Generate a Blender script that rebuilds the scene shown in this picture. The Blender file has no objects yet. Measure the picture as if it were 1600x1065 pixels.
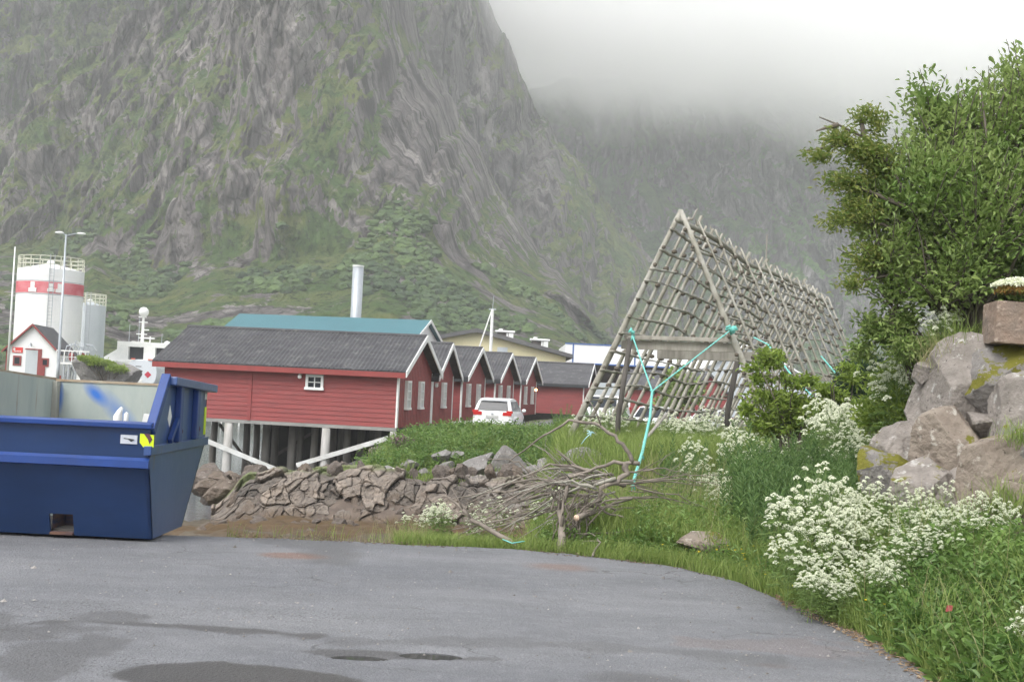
import bpy, math, random
import numpy as np
from mathutils import Vector, Matrix

# ---------------------------------------------------------------- camera, world, sun, exposure
S = bpy.context.scene
C = S.collection
EYE, FPX, PITCH, ROLL = 1.6, 2000.0, math.radians(2.0), math.radians(2.7)
_ca, _sa, _cp, _sp = math.cos(ROLL), math.sin(ROLL), math.cos(PITCH), math.sin(PITCH)
RV = np.array((_ca, -_sa * _sp, _sa * _cp)); UV = np.array((-_sa, -_ca * _sp, _ca * _cp)); FV = np.array((0, _cp, _sp))
cam = bpy.data.cameras.new("camera"); camo = bpy.data.objects.new("camera", cam); C.objects.link(camo)
cam.lens = 45; cam.sensor_width = 36; cam.clip_start = .1; cam.clip_end = 12000
camo.matrix_world = Matrix(((RV[0], UV[0], -FV[0], 0), (RV[1], UV[1], -FV[1], 0), (RV[2], UV[2], -FV[2], EYE), (0, 0, 0, 1)))
S.camera = camo
SUN_EL, SUN_AZ = math.radians(52), math.radians(215)     # azimuth clockwise from +Y
w = bpy.data.worlds.new("World"); S.world = w; w.use_nodes = True
nt = w.node_tree; bg = nt.nodes["Background"]
sky = nt.nodes.new("ShaderNodeTexSky"); sky.sky_type = 'NISHITA'; sky.sun_disc = False
sky.sun_elevation = SUN_EL; sky.sun_rotation = SUN_AZ; sky.air_density = 1.0; sky.dust_density = 5; sky.ozone_density = 1
hs = nt.nodes.new("ShaderNodeHueSaturation"); hs.inputs['Saturation'].default_value = .26; hs.inputs['Value'].default_value = 1.68
nt.links.new(sky.outputs[0], hs.inputs['Color']); nt.links.new(hs.outputs[0], bg.inputs[0]); bg.inputs[1].default_value = .15
sl = bpy.data.lights.new("sun", 'SUN'); sl.energy = 1.1; sl.angle = math.radians(25); sl.color = (1, .985, .96)
so = bpy.data.objects.new("sun", sl); C.objects.link(so)
sd = Vector((math.sin(SUN_AZ) * math.cos(SUN_EL), math.cos(SUN_AZ) * math.cos(SUN_EL), math.sin(SUN_EL)))
so.rotation_euler = sd.to_track_quat('Z', 'Y').to_euler(); so.location = (0, -20, 60)
vs = S.view_settings; vs.view_transform = 'Standard'; vs.look = 'None'; vs.gamma = 1; vs.exposure = 0.52; vs.use_curve_mapping = False
S.render.engine = 'CYCLES'
S.cycles.use_denoising = True; S.cycles.max_bounces = 12; S.cycles.diffuse_bounces = 4; S.cycles.glossy_bounces = 4; S.cycles.volume_bounces = 12
S.cycles.transparent_max_bounces = 8; S.cycles.sample_clamp_indirect = 6

# ---------------------------------------------------------------- helpers
def un(px, py):
    d = FV * FPX + RV * (px - 800.) + UV * (532.5 - py)
    return d[0] / d[1], d[2] / d[1]
def at(px, py, Y):
    a, h = un(px, py); return Vector((a * Y, Y, EYE + h * Y))
def atz(px, py, z):
    a, h = un(px, py); Y = (z - EYE) / h; return Vector((a * Y, Y, z))
def sm(a, b, x):
    t = np.clip((np.asarray(x, float) - a) / (b - a), 0, 1); return t * t * (3 - 2 * t)

def _h(ix, iy, iz, seed):
    n = (ix.astype(np.int64) * 73856093) ^ (iy.astype(np.int64) * 19349663) ^ (iz.astype(np.int64) * 83492791) ^ (seed * 2654435761)
    n = (n ^ (n >> 13)) * 1274126177 & 0x7fffffff; n = (n ^ (n >> 16)) * 2246822519 & 0x7fffffff
    return (n & 0xffff) / 32767.5 - 1
def vn(x, y, z=0., seed=0):
    x, y, z = np.broadcast_arrays(np.asarray(x, float), np.asarray(y, float), np.asarray(z, float))
    x0, y0, z0 = np.floor(x), np.floor(y), np.floor(z); fx, fy, fz = x - x0, y - y0, z - z0
    fx, fy, fz = [f * f * f * (f * (f * 6 - 15) + 10) for f in (fx, fy, fz)]; r = 0
    for i in (0, 1):
        for j in (0, 1):
            for k in (0, 1):
                r = r + _h(x0 + i, y0 + j, z0 + k, seed) * (fx if i else 1 - fx) * (fy if j else 1 - fy) * (fz if k else 1 - fz)
    return r
def fbm(x, y, z=0., seed=0, o=4, ridged=False):
    r, a, f, t = 0, 1., 1., 0
    for i in range(o):
        n = vn(x * f, y * f, np.asarray(z) * f, seed + i)
        r = r + a * ((1 - 2 * np.abs(n)) if ridged else n); t += a; a *= .5; f *= 2.03
    return r / t

def tag(o, label=None, cat=None, group=None, kind=None):
    if label: o['label'] = label
    if cat: o['category'] = cat
    if group: o['group'] = group
    if kind: o['kind'] = kind
    return o
def empty(name, loc=(0, 0, 0), rz=0, label=None, cat=None, group=None):
    o = bpy.data.objects.new(name, None); C.objects.link(o); o.location = loc; o.rotation_euler = (0, 0, rz); o.empty_display_size = .3
    return tag(o, label, cat, group)
def npmesh(name, V, F, mats, parent=None, midx=None, attrs=None, smooth=False, sizes=None):
    """V (n,3); F flat loop index array with face size 'sizes' (int or array)"""
    me = bpy.data.meshes.new(name); V = np.asarray(V, np.float32); F = np.asarray(F, np.int32).ravel()
    if isinstance(sizes, int): sizes = np.full(len(F) // sizes, sizes, np.int32)
    me.vertices.add(len(V)); me.vertices.foreach_set('co', V.ravel())
    me.loops.add(len(F)); me.loops.foreach_set('vertex_index', F)
    me.polygons.add(len(sizes)); st = np.concatenate(([0], np.cumsum(sizes)[:-1])).astype(np.int32)
    me.polygons.foreach_set('loop_start', st); me.polygons.foreach_set('loop_total', np.asarray(sizes, np.int32))
    for m in (mats if isinstance(mats, (list, tuple)) else [mats]): me.materials.append(m)
    if midx is not None: me.polygons.foreach_set('material_index', np.asarray(midx, np.int32))
    me.polygons.foreach_set('use_smooth', np.full(len(sizes), bool(smooth)))
    for k, a in (attrs or {}).items():
        a = np.asarray(a, np.float32)
        if a.ndim == 1: me.attributes.new(k, 'FLOAT', 'POINT').data.foreach_set('value', a)
        else: me.attributes.new(k, 'FLOAT_COLOR', 'POINT').data.foreach_set('color', np.c_[a, np.ones(len(a))].astype(np.float32).ravel())
    me.update(calc_edges=True); me.validate()
    o = bpy.data.objects.new(name, me); C.objects.link(o)
    if parent is not None: o.parent = parent
    return o
def gridmesh(name, P, mat, attrs=None, smooth=True):
    n, m = P.shape[:2]; idx = np.arange(n * m).reshape(n, m)
    F = np.stack([idx[:-1, :-1], idx[:-1, 1:], idx[1:, 1:], idx[1:, :-1]], -1).reshape(-1)
    return npmesh(name, P.reshape(-1, 3), F, mat, attrs=attrs, smooth=smooth, sizes=4)

class MB:
    """collects shapes, build() links them as one mesh object"""
    def __init__(s, M=None): s.v, s.f, s.m, s.M = [], [], [], M or Matrix()
    def add(s, vs_, fs, mi=0):
        n = len(s.v); s.v += [tuple(s.M @ Vector(p)) for p in vs_]; s.f += [[n + i for i in f] for f in fs]; s.m += [mi] * len(fs); return s
    def box(s, a, b, mi=0):
        x0, y0, z0 = [min(p, q) for p, q in zip(a, b)]; x1, y1, z1 = [max(p, q) for p, q in zip(a, b)]
        return s.add([(x0, y0, z0), (x1, y0, z0), (x1, y1, z0), (x0, y1, z0), (x0, y0, z1), (x1, y0, z1), (x1, y1, z1), (x0, y1, z1)],
                     [(0, 3, 2, 1), (4, 5, 6, 7), (0, 1, 5, 4), (1, 2, 6, 5), (2, 3, 7, 6), (3, 0, 4, 7)], mi)
    def plate(s, pts, ext, mi=0):
        n = len(pts); e = Vector(ext); p = [Vector(q) for q in pts]
        return s.add(p + [q + e for q in p], [list(range(n))[::-1], list(range(n, 2 * n))] + [(i, (i + 1) % n, n + (i + 1) % n, n + i) for i in range(n)], mi)
    def bar(s, p, q, wd, ht, mi=0, up=(0, 0, 1)):
        p, q = Vector(p), Vector(q); d = (q - p).normalized(); x = d.cross(Vector(up))
        if x.length < 1e-4: x = d.cross(Vector((0, 1, 0)))
        x.normalize(); u = x.cross(d); x = x * wd / 2; u = u * ht / 2
        return s.add([p - x - u, p + x - u, p + x + u, p - x + u, q - x - u, q + x - u, q + x + u, q - x + u],
                     [(0, 1, 2, 3), (7, 6, 5, 4), (0, 4, 5, 1), (1, 5, 6, 2), (2, 6, 7, 3), (3, 7, 4, 0)], mi)
    def tube(s, pts, r, n=8, mi=0, cap=True):
        pts = [Vector(p) for p in pts]; k = len(pts)
        if not isinstance(r, (list, tuple)): r = [r] * k
        vs_ = []; x = None
        for i, p in enumerate(pts):
            d = (pts[min(i + 1, k - 1)] - pts[max(i - 1, 0)]).normalized()
            if x is None:
                x = d.orthogonal().normalized()
            else:
                x = (x - d * x.dot(d)).normalized()
            y = d.cross(x)
            for j in range(n):
                a = 2 * math.pi * j / n; vs_.append(p + (x * math.cos(a) + y * math.sin(a)) * r[i])
        fs = [(i * n + j, i * n + (j + 1) % n, (i + 1) * n + (j + 1) % n, (i + 1) * n + j) for i in range(k - 1) for j in range(n)]
        if cap: fs += [list(range(n))[::-1], list(range((k - 1) * n, k * n))]
        return s.add(vs_, fs, mi)
    def cyl(s, c, r, h, n=24, mi=0, r2=None):
        c = Vector(c); return s.tube([c, c + Vector((0, 0, h))], [r, r if r2 is None else r2], n, mi)
    def ball(s, c, r, n=8, mi=0):
        c = Vector(c); r = Vector(r) if isinstance(r, (tuple, list)) else Vector((r, r, r)); vs_, fs = [], []; m = n // 2 + 1
        for i in range(m):
            t = math.pi * i / (m - 1)
            for j in range(n):
                a = 2 * math.pi * j / n; vs_.append(c + Vector((math.sin(t) * math.cos(a) * r[0], math.sin(t) * math.sin(a) * r[1], math.cos(t) * r[2])))
        for i in range(m - 1):
            for j in range(n): fs.append((i * n + j, (i + 1) * n + j, (i + 1) * n + (j + 1) % n, i * n + (j + 1) % n))
        return s.add(vs_, fs, mi)
    def build(s, name, mats, parent=None, smooth=False, bevel=0):
        F = [i for f in s.f for i in f]
        o = npmesh(name, s.v, F, mats, parent, midx=s.m, smooth=smooth, sizes=np.array([len(f) for f in s.f], np.int32))
        if bevel:
            b = o.modifiers.new('bevel', 'BEVEL'); b.width = bevel; b.segments = 2; b.limit_method = 'ANGLE'
        return o
def copy_tree(o, parent=None):
    c = o.copy(); C.objects.link(c); c.parent = parent
    for ch in o.children: copy_tree(ch, c)
    return c

# ---------------------------------------------------------------- materials
def mat(name, col, col2=None, scale=(4, 4, 4), rough=.7, bump=0., bscale=None, metal=0., contrast=(.35, .65), col3=None, scale3=(.7, .7, .7),
        c3=(.5, .7), spec=.5, transl=0., attr=None, detail=5, coat=0):
    m = bpy.data.materials.new(name); m.use_nodes = True; t = m.node_tree; N, L = t.nodes, t.links
    b = N['Principled BSDF']; b.inputs['Roughness'].default_value = rough; b.inputs['Metallic'].default_value = metal
    b.inputs['Specular IOR Level'].default_value = spec
    if coat: b.inputs['Coat Weight'].default_value = coat; b.inputs['Coat Roughness'].default_value = .15
    tc = N.new('ShaderNodeTexCoord')
    def noise(sc, lo, hi):
        mp = N.new('ShaderNodeMapping'); mp.inputs['Scale'].default_value = sc; L.new(tc.outputs['Object'], mp.inputs[0])
        n = N.new('ShaderNodeTexNoise'); n.inputs['Scale'].default_value = 1; n.inputs['Detail'].default_value = detail; n.inputs['Roughness'].default_value = .6
        L.new(mp.outputs[0], n.inputs['Vector']); r = N.new('ShaderNodeMapRange'); r.inputs[1].default_value = lo; r.inputs[2].default_value = hi
        L.new(n.outputs[0], r.inputs[0]); return n, r
    c = None
    if attr == 'col':
        a = N.new('ShaderNodeAttribute'); a.attribute_name = 'col'; c = a.outputs['Color']
        if col2 is not None:
            n, r = noise(scale, *contrast); mx = N.new('ShaderNodeMix'); mx.data_type = 'RGBA'; mx.blend_type = 'MULTIPLY'; mx.inputs[0].default_value = 1
            g = N.new('ShaderNodeMix'); g.data_type = 'RGBA'; g.inputs[6].default_value = (*col, 1); g.inputs[7].default_value = (*col2, 1)
            L.new(r.outputs[0], g.inputs[0]); L.new(c, mx.inputs[6]); L.new(g.outputs[2], mx.inputs[7]); c = mx.outputs[2]
    elif attr == 'rnd':
        a = N.new('ShaderNodeAttribute'); a.attribute_name = 'rnd'; g = N.new('ShaderNodeMix'); g.data_type = 'RGBA'
        g.inputs[6].default_value = (*col, 1); g.inputs[7].default_value = (*(col2 or col), 1); L.new(a.outputs['Fac'], g.inputs[0]); c = g.outputs[2]
    elif col2 is not None:
        n, r = noise(scale, *contrast); g = N.new('ShaderNodeMix'); g.data_type = 'RGBA'
        g.inputs[6].default_value = (*col, 1); g.inputs[7].default_value = (*col2, 1); L.new(r.outputs[0], g.inputs[0]); c = g.outputs[2]
    if col3 is not None:
        n, r = noise(scale3, *c3); g = N.new('ShaderNodeMix'); g.data_type = 'RGBA'; g.inputs[7].default_value = (*col3, 1); L.new(r.outputs[0], g.inputs[0])
        if c is None: g.inputs[6].default_value = (*col, 1)
        else: L.new(c, g.inputs[6])
        c = g.outputs[2]
    if c is None: b.inputs['Base Color'].default_value = (*col, 1)
    else: L.new(c, b.inputs['Base Color'])
    if bump:
        n, r = noise(bscale or scale, 0, 1); bp = N.new('ShaderNodeBump'); bp.inputs['Strength'].default_value = 1; bp.inputs['Distance'].default_value = bump
        L.new(n.outputs[0], bp.inputs['Height']); L.new(bp.outputs[0], b.inputs['Normal'])
    if transl:
        tr = N.new('ShaderNodeBsdfTranslucent'); ms = N.new('ShaderNodeMixShader'); ms.inputs[0].default_value = transl
        if c is None: tr.inputs[0].default_value = (*col, 1)
        else: L.new(c, tr.inputs[0])
        out = N['Material Output']; L.new(b.outputs[0], ms.inputs[1]); L.new(tr.outputs[0], ms.inputs[2]); L.new(ms.outputs[0], out.inputs[0])
    return m
MT = dict(
    white=mat('white_paint', (.78, .78, .76), (.68, .69, .68), (1, 1, 3), .55),
    whitewall=mat('white_wall', (.8, .8, .79), (.72, .73, .74), (.3, .3, .3), .6),
    wood=mat('weathered_wood', (.36, .34, .30), (.22, .205, .175), (6, 6, 1.2), .85, .01),
    pole=mat('grey_pole', (.34, .325, .28), (.20, .19, .15), (5, 5, 2), .85, .01, col3=(.42, .41, .37), scale3=(1.5, 1.5, 1.5)),
    darkpole=mat('dark_pole', (.05, .045, .04), (.10, .09, .08), (3, 3, 1), .85),
    lash=mat('lashing', (.07, .06, .05), (.14, .12, .09), (20, 20, 20), .9),
    backpile=mat('shaded_pile_wood', (.22, .21, .195), (.13, .12, .105), (4, 4, .8), .9, .01),  # darker copy of the pile wood; shade under the house put into colour
    brace=mat('pale_brace', (.60, .61, .60), (.46, .46, .44), (2, 2, 4), .8),
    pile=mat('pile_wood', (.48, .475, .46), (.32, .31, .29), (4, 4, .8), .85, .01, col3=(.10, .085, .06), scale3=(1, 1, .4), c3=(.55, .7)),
    red=mat('red_paint', (.27, .050, .048), (.20, .042, .042), (.8, 2.5, 6), .65, .004),
    redtrim=mat('red_trim', (.26, .042, .038), (.21, .038, .035), (2, 2, 2), .6),
    roof=mat('fibre_cement', (.075, .075, .08), (.045, .045, .05), (.8, 2, 2), .8, col3=(.14, .14, .135), scale3=(3, 3, 3), c3=(.55, .75)),
    black=mat('black_trim', (.02, .022, .026), None, rough=.6),
    glass=mat('window_glass', (.02, .024, .03), None, rough=.15, spec=.25),
    teal=mat('teal_roof', (.035, .125, .15), (.045, .145, .17), (.3, .3, .3), .5),
    yellow=mat('yellow_wall', (.62, .56, .34), (.56, .52, .34), (.4, .4, .4), .7),
    concrete=mat('concrete', (.30, .295, .28), (.2, .2, .19), (.6, .6, .6), .85),
    steel=mat('galvanised', (.42, .45, .48), (.34, .37, .40), (2, 2, 1), .45, metal=.4),
    greywall=mat('pale_grey_cladding', (.50, .54, .57), (.44, .48, .51), (.5, .5, .2), .6),
    bluetrim=mat('blue_trim', (.04, .11, .32), None, rough=.5),
    carwhite=mat('car_paint', (.78, .79, .79), None, rough=.25, coat=.6),
    tyre=mat('tyre', (.02, .02, .02), None, rough=.8),
    taillight=mat('tail_light', (.45, .02, .02), None, rough=.15),
    rope=mat('turquoise_rope', (.12, .46, .41), (.20, .56, .50), (30, 30, 30), .8),
    skipblue=mat('skip_blue', (.008, .027, .085), (.012, .037, .115), (1.2, 1.2, 2.5), .33, .002, (8, 8, 8), col3=(.05, .045, .05), scale3=(5, 5, 1.6), c3=(.63, .72), detail=8),
    skipblue2=mat('skip_bright_blue', (.015, .055, .24), (.015, .045, .18), (2, 2, 2), .4),
    bark=mat('bark', (.09, .075, .06), (.16, .14, .11), (8, 8, 3), .9, .01),
    branch=mat('cut_branch', (.25, .215, .18), (.14, .12, .10), (7, 7, 7), .85, .005),
    cut=mat('cut_wood', (.62, .46, .34), None, rough=.8),
    stem=mat('green_stem', (.16, .24, .06), (.11, .18, .05), (5, 5, 5), .7),
    flower=mat('flower_white', (.84, .85, .72), (.76, .80, .60), rough=.7, attr='rnd', transl=.25),
    parsley=mat('parsley_leaf', (.12, .20, .05), (.22, .32, .09), rough=.6, attr='rnd', transl=.35),
    grass=mat('grass', (.13, .21, .04), (.30, .37, .11), rough=.6, attr='rnd', transl=.35, spec=.3),
    grassdry=mat('dry_grass', (.34, .28, .16), (.24, .30, .10), rough=.7, attr='rnd', transl=.3),
    weed=mat('weed_leaf', (.085, .17, .035), (.20, .31, .08), rough=.5, attr='rnd', transl=.35),
    fire=mat('fireweed_leaf', (.08, .16, .045), (.16, .26, .08), rough=.55, attr='rnd', transl=.35),
    leaf=mat('willow_leaf', (.13, .22, .045), (.38, .47, .16), rough=.5, attr='rnd', transl=.35),
    leafy=mat('rowan_leaf', (.16, .25, .035), (.33, .42, .09), rough=.5, attr='rnd', transl=.4),
    leafrust=mat('tinted_leaf', (.13, .22, .04), (.34, .36, .10), rough=.5, attr='rnd', transl=.35),
    leafdark=mat('dark_leaf', (.02, .05, .02), (.045, .09, .035), rough=.6, attr='rnd', transl=.15),
    yellowfl=mat('yellow_petal', (.75, .60, .03), None, rough=.6),
)
def ico(n):
    t = (1 + 5 ** .5) / 2
    v = [Vector(p).normalized() for p in ((-1, t, 0), (1, t, 0), (-1, -t, 0), (1, -t, 0), (0, -1, t), (0, 1, t), (0, -1, -t), (0, 1, -t), (t, 0, -1), (t, 0, 1), (-t, 0, -1), (-t, 0, 1))]
    f = [(0, 11, 5), (0, 5, 1), (0, 1, 7), (0, 7, 10), (0, 10, 11), (1, 5, 9), (5, 11, 4), (11, 10, 2), (10, 7, 6), (7, 1, 8), (3, 9, 4), (3, 4, 2), (3, 2, 6), (3, 6, 8), (3, 8, 9), (4, 9, 5), (2, 4, 11), (6, 2, 10), (8, 6, 7), (9, 8, 1)]
    for _ in range(n):
        c = {}; g = []
        def mid(a, b):
            k = (min(a, b), max(a, b))
            if k not in c: v.append(((v[a] + v[b]) / 2).normalized()); c[k] = len(v) - 1
            return c[k]
        for a, b, d in f:
            x, y, z = mid(a, b), mid(b, d), mid(d, a); g += [(a, x, z), (b, y, x), (d, z, y), (x, y, z)]
        f = g
    return np.array([tuple(p) for p in v]), np.array(f)
# ---------------------------------------------------------------- ground
EDGE = [(-900, 800), (-300, 815), (300, 835), (450, 838), (600, 846), (800, 857), (940, 868), (1000, 876), (1060, 884), (1150, 906), (1250, 946), (1350, 992), (1450, 1050)]
_e = [atz(x, y, 0) for x, y in EDGE]
_eA = [p.x / p.y * 2000 for p in _e]; _eY = [p.y for p in _e]
for A_ in (900, 1300, 2000, 4000): _eA.append(A_); _eY.append(5050 / A_)
def edgeY(A):
    return np.interp(A, _eA, _eY)
def wallq(X, Y):
    return (X - 3.75) * .885 + (Y - 12.5) * .465
def ground(X, Y):
    X = np.asarray(X, float); Y = np.asarray(Y, float); Ys = np.maximum(Y, .5)
    A = np.clip(X / Ys * 2000, -4000, 4000); Ye = edgeY(A); s = Y - Ye
    kf = sm(21, 26, Y); D = (1 - sm(10, 230, A)) * (1 - kf) + (1 - sm(35, 95, A)) * kf
    beach = np.interp(Y, [12, 13.5, 16, 20, 26, 31, 35.2, 36.2, 37.2, 39, 60], [0, -.12, -.7, -1.5, -1.8, -2.0, -2.3, -1.75, -1.3, -1.15, -1.0])
    n1 = fbm(X * .9, Y * .9, 0, 5, 4); n2 = fbm(X * .25, Y * .25, 0, 9, 3)
    lowb = np.interp(Y, [12, 13.5, 16, 20, 26, 31, 36, 40, 60], [0, -.12, -.7, -1.5, -1.85, -2.3, -2.7, -3.0, -3.4])
    L = sm(-7.9, -6.2, X + n2 * .5); beach = lowb * (1 - L) + beach * L
    Xp = X - .1635 * (Y - 52.8) * (Y > 52.8)
    R = sm(-11.5, -1.2, Xp + n2 * .8)
    high = np.interp(Y, [36, 38, 41, 46, 60], [-1.3, -1.0, -.75, -.38, -.36])
    back = -3.5 * (1 - R) + high * R
    back = np.where((Xp > -5) & (Y > 40), np.maximum(back, -1.6), back)
    k = sm(37.5, 43, Y); low = beach * (1 - k) + back * k
    quay = sm(-560, -590, A) * sm(84, 87, Y) + sm(121, 124, Y); quay = np.clip(quay, 0, 1)
    flat = np.interp(Y, [6, 12, 20, 30, 40, 48, 60], [0, -.02, -.05, 0, -.1, -.36, -.36]) + n2 * .12 * sm(14, 20, Y)
    z = np.where(Y < 46, flat * (1 - D) + low * D, np.where(Xp > 3, flat, low))
    z = z * (1 - quay) + .15 * quay
    z = np.where((Y > 150), .3, z)
    # mound behind the boulders, verge slope in front
    q = wallq(X, Y); md = sm(-.05, .75, q) * sm(585, 660, A) * (1 - sm(20, 27, Y)) * (Y > 4)
    z = z + (2.35 + .25 * n1) * md + .42 * sm(0, 2.6, s) * sm(330, 560, A) * (Y > 3) * (1 - md) * (1 - sm(18, 24, Y))
    z = z + n1 * .06 * sm(0, 1, s) * (Y < 60) + .16 * fbm(X * 2.2, Y * 2.2, 0, 21, 3) * D * (Y > 24) * (Y < 46)
    return np.where(s < 0.02, -.035, z - .02)
def gz(x, y): return float(ground(x, y))

def ladder(a, b, n, c):   # spacing fine around 0 side c, growing outward
    t = np.linspace(0, 1, n); return a + (b - a) * (np.exp(c * t) - 1) / (math.exp(c) - 1)
xs = np.concatenate([-ladder(11, 2500, 60, 4.5)[::-1], np.arange(-10.85, 10.85, .16), ladder(11, 2500, 60, 4.5)])
ys = np.concatenate([[-900, -200, -60, -20, -5, 0, 3], np.arange(4, 48, .17), ladder(48, 2600, 120, 4.2)])
Xg, Yg = np.meshgrid(xs, ys); Zg = ground(Xg, Yg)
Ag = Xg / np.maximum(Yg, .5) * 2000; sg = Yg - edgeY(np.clip(Ag, -4000, 4000))
col = np.zeros(Xg.shape + (3,)); col[:] = (.075, .085, .035)
nz = fbm(Xg * 1.3, Yg * 1.3, 0, 3, 4); D_ = 1 - sm(60, 200, Ag)
def mixc(c, k): 
    global col
    k = np.clip(k, 0, 1)[..., None]; col = col * (1 - k) + np.array(c) * k
mixc((.085, .07, .05), D_ * sm(17, 20, Yg) * (1 - sm(44, 46, Yg)) * (Zg < -.9))          # stony beach
mixc((.075, .045, .018), D_ * sm(25, 29, Yg + 5 * nz) * (1 - sm(34.6, 35.3, Yg + nz)) * sm(-1.7, -1.85, Zg))  # seaweed
mixc((.115, .09, .075), D_ * sm(34.9, 35.4, Yg + nz * .4) * (1 - sm(37.3, 38.5, Yg + nz * 2)) * (Xg > -9) * (Zg > -2.4))
mixc((.10, .17, .04), D_ * sm(37.2, 38.4, Yg + nz * 2.5) * (1 - sm(48, 49, Yg)) * (Zg > -1.35))
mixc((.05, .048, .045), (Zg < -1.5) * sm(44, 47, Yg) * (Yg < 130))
mixc((.12, .12, .12), (Yg > 50) * (Xg - .1635 * (Yg - 52.8) > -1.5) * (Yg < 140) * 1.)
mixc((.07, .11, .03), (Yg > 140) * 1.)
mixc((.13, .10, .07), (sg > 0) * (1 - sm(.05, .35, sg + nz * .2)) * (Yg < 16) * .8)
m_ground = mat('ground', (.8, .8, .8), (1.25, 1.25, 1.2), (3, 3, 3), .95, .03, (5, 5, 5), attr='col')
g = gridmesh('ground', np.stack([Xg, Yg, Zg], -1), m_ground, {'col': col.reshape(-1, 3)}); tag(g, kind='structure')
g['label'] = 'grassy bank, stony shore and quay ground'

def worley(x, y, seed):
    x0, y0 = np.floor(x), np.floor(y); d1 = np.full(x.shape, 9.); d2 = np.full(x.shape, 9.); cid = np.zeros(x.shape)
    for i in (-1, 0, 1):
        for j in (-1, 0, 1):
            cx, cy = x0 + i, y0 + j; px = cx + .5 + .45 * _h(cx, cy, 0 * cx, seed); py = cy + .5 + .45 * _h(cx, cy, 0 * cx, seed + 1); d = np.hypot(x - px, y - py)
            c = _h(cx, cy, 0 * cx, seed + 2); n = d < d1; d2 = np.where(n, d1, np.minimum(d2, d)); cid = np.where(n, c, cid); d1 = np.where(n, d, d1)
    return d1, d2 - d1, cid
# fissured bedrock of the shore ledge
An = np.linspace(-455, 75, 620); tn = np.linspace(0, 1, 190); At, Tt = np.meshgrid(An, tn)
end = sm(-455, -395, At) * (.75 + .25 * sm(-420, -250, At)); topz = -2.45 + (1.28 + .16 * fbm(At / 60, 0, 0, 402, 3)) * end; Yl = np.interp(Tt, [0, .12, .62, .8, 1], [34.9, 35.3, 36.6, 37.3, 38.9]); Zl = -2.5 + (topz + 2.5) * np.interp(Tt, [0, .12, .62, .8, 1], [0, .18, .90, 1.0, 1.0]); Xl = At / 2000 * Yl
s1 = Tt * 3.2; wx = .35 * fbm(Xl * 1.2, s1 * 1.2, 0, 410, 3); d1, e1, c1 = worley(Xl * 1.5 + wx, s1 * 1.05 + wx, 420); d2_, e2, c2 = worley(Xl * 3.6 + wx * 2, s1 * 2.4, 430)
dd = .07 * (sm(0, .10, e1) - .5) + .20 * c1 + .02 * sm(0, .2, e2) + .09 * c2 + .16 * fbm(Xl * 1.1, s1 * 1.1, 0, 441, 3) + .10 * fbm(Xl * 3, s1 * 3, 0, 440, 4) + .03 * fbm(Xl * 12, s1 * 12, 0, 445, 3); dd = dd * sm(0, .08, Tt) * (1 - .6 * sm(.75, 1, Tt))
k = 1 - .45 * sm(.62, .85, Tt); Pl = np.stack([Xl * (1 - dd * k / Yl), Yl - dd * k, Zl + dd * (.25 + .55 * sm(.55, .85, Tt))], -1); shade = np.clip(.5 + .5 * c1 + .25 * c2, 0, 1)[..., None]
lc = np.array((.085, .075, .066)) * (1 - shade) + np.array((.22, .188, .16)) * shade; grey = sm(.2, .6, fbm(Xl * .5, s1 * .6, 0, 450, 2))[..., None]; lc = lc * (1 - .6 * grey) + np.array((.24, .225, .21)) * .6 * grey
lowk = (1 - sm(.08, .26, Tt + .06 * fbm(Xl, s1, 0, 460, 3)))[..., None]; lc = lc * (1 - .75 * lowk) + np.array((.085, .055, .03)) * .75 * lowk; gk = (sm(.76, .90, Tt + .16 * fbm(Xl * .7, s1, 0, 470, 3)))[..., None]; lc = lc * (1 - .8 * gk) + np.array((.12, .16, .05)) * .8 * gk
lg = gridmesh('shore_ledge', Pl, mat('ledge_rock', (.75, .75, .75), (1.25, 1.22, 1.18), (4, 4, 4), .95, .05, (9, 9, 6), attr='col', detail=8), {'col': lc.reshape(-1, 3)}, smooth=False); tag(lg, kind='structure'); lg['label'] = 'fissured brown bedrock ledge above the seaweed'

# water of the harbour
m_w = mat('sea', (.10, .12, .13), None, rough=.12, bump=.05, bscale=(1.2, 3.5, 1)); 
wt = MB().add([(-2500, 38, -3.05), (60, 38, -3.05), (60, 126, -3.05), (-2500, 126, -3.05)], [(0, 1, 2, 3)]).build('water', m_w); tag(wt, kind='structure')

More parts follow.
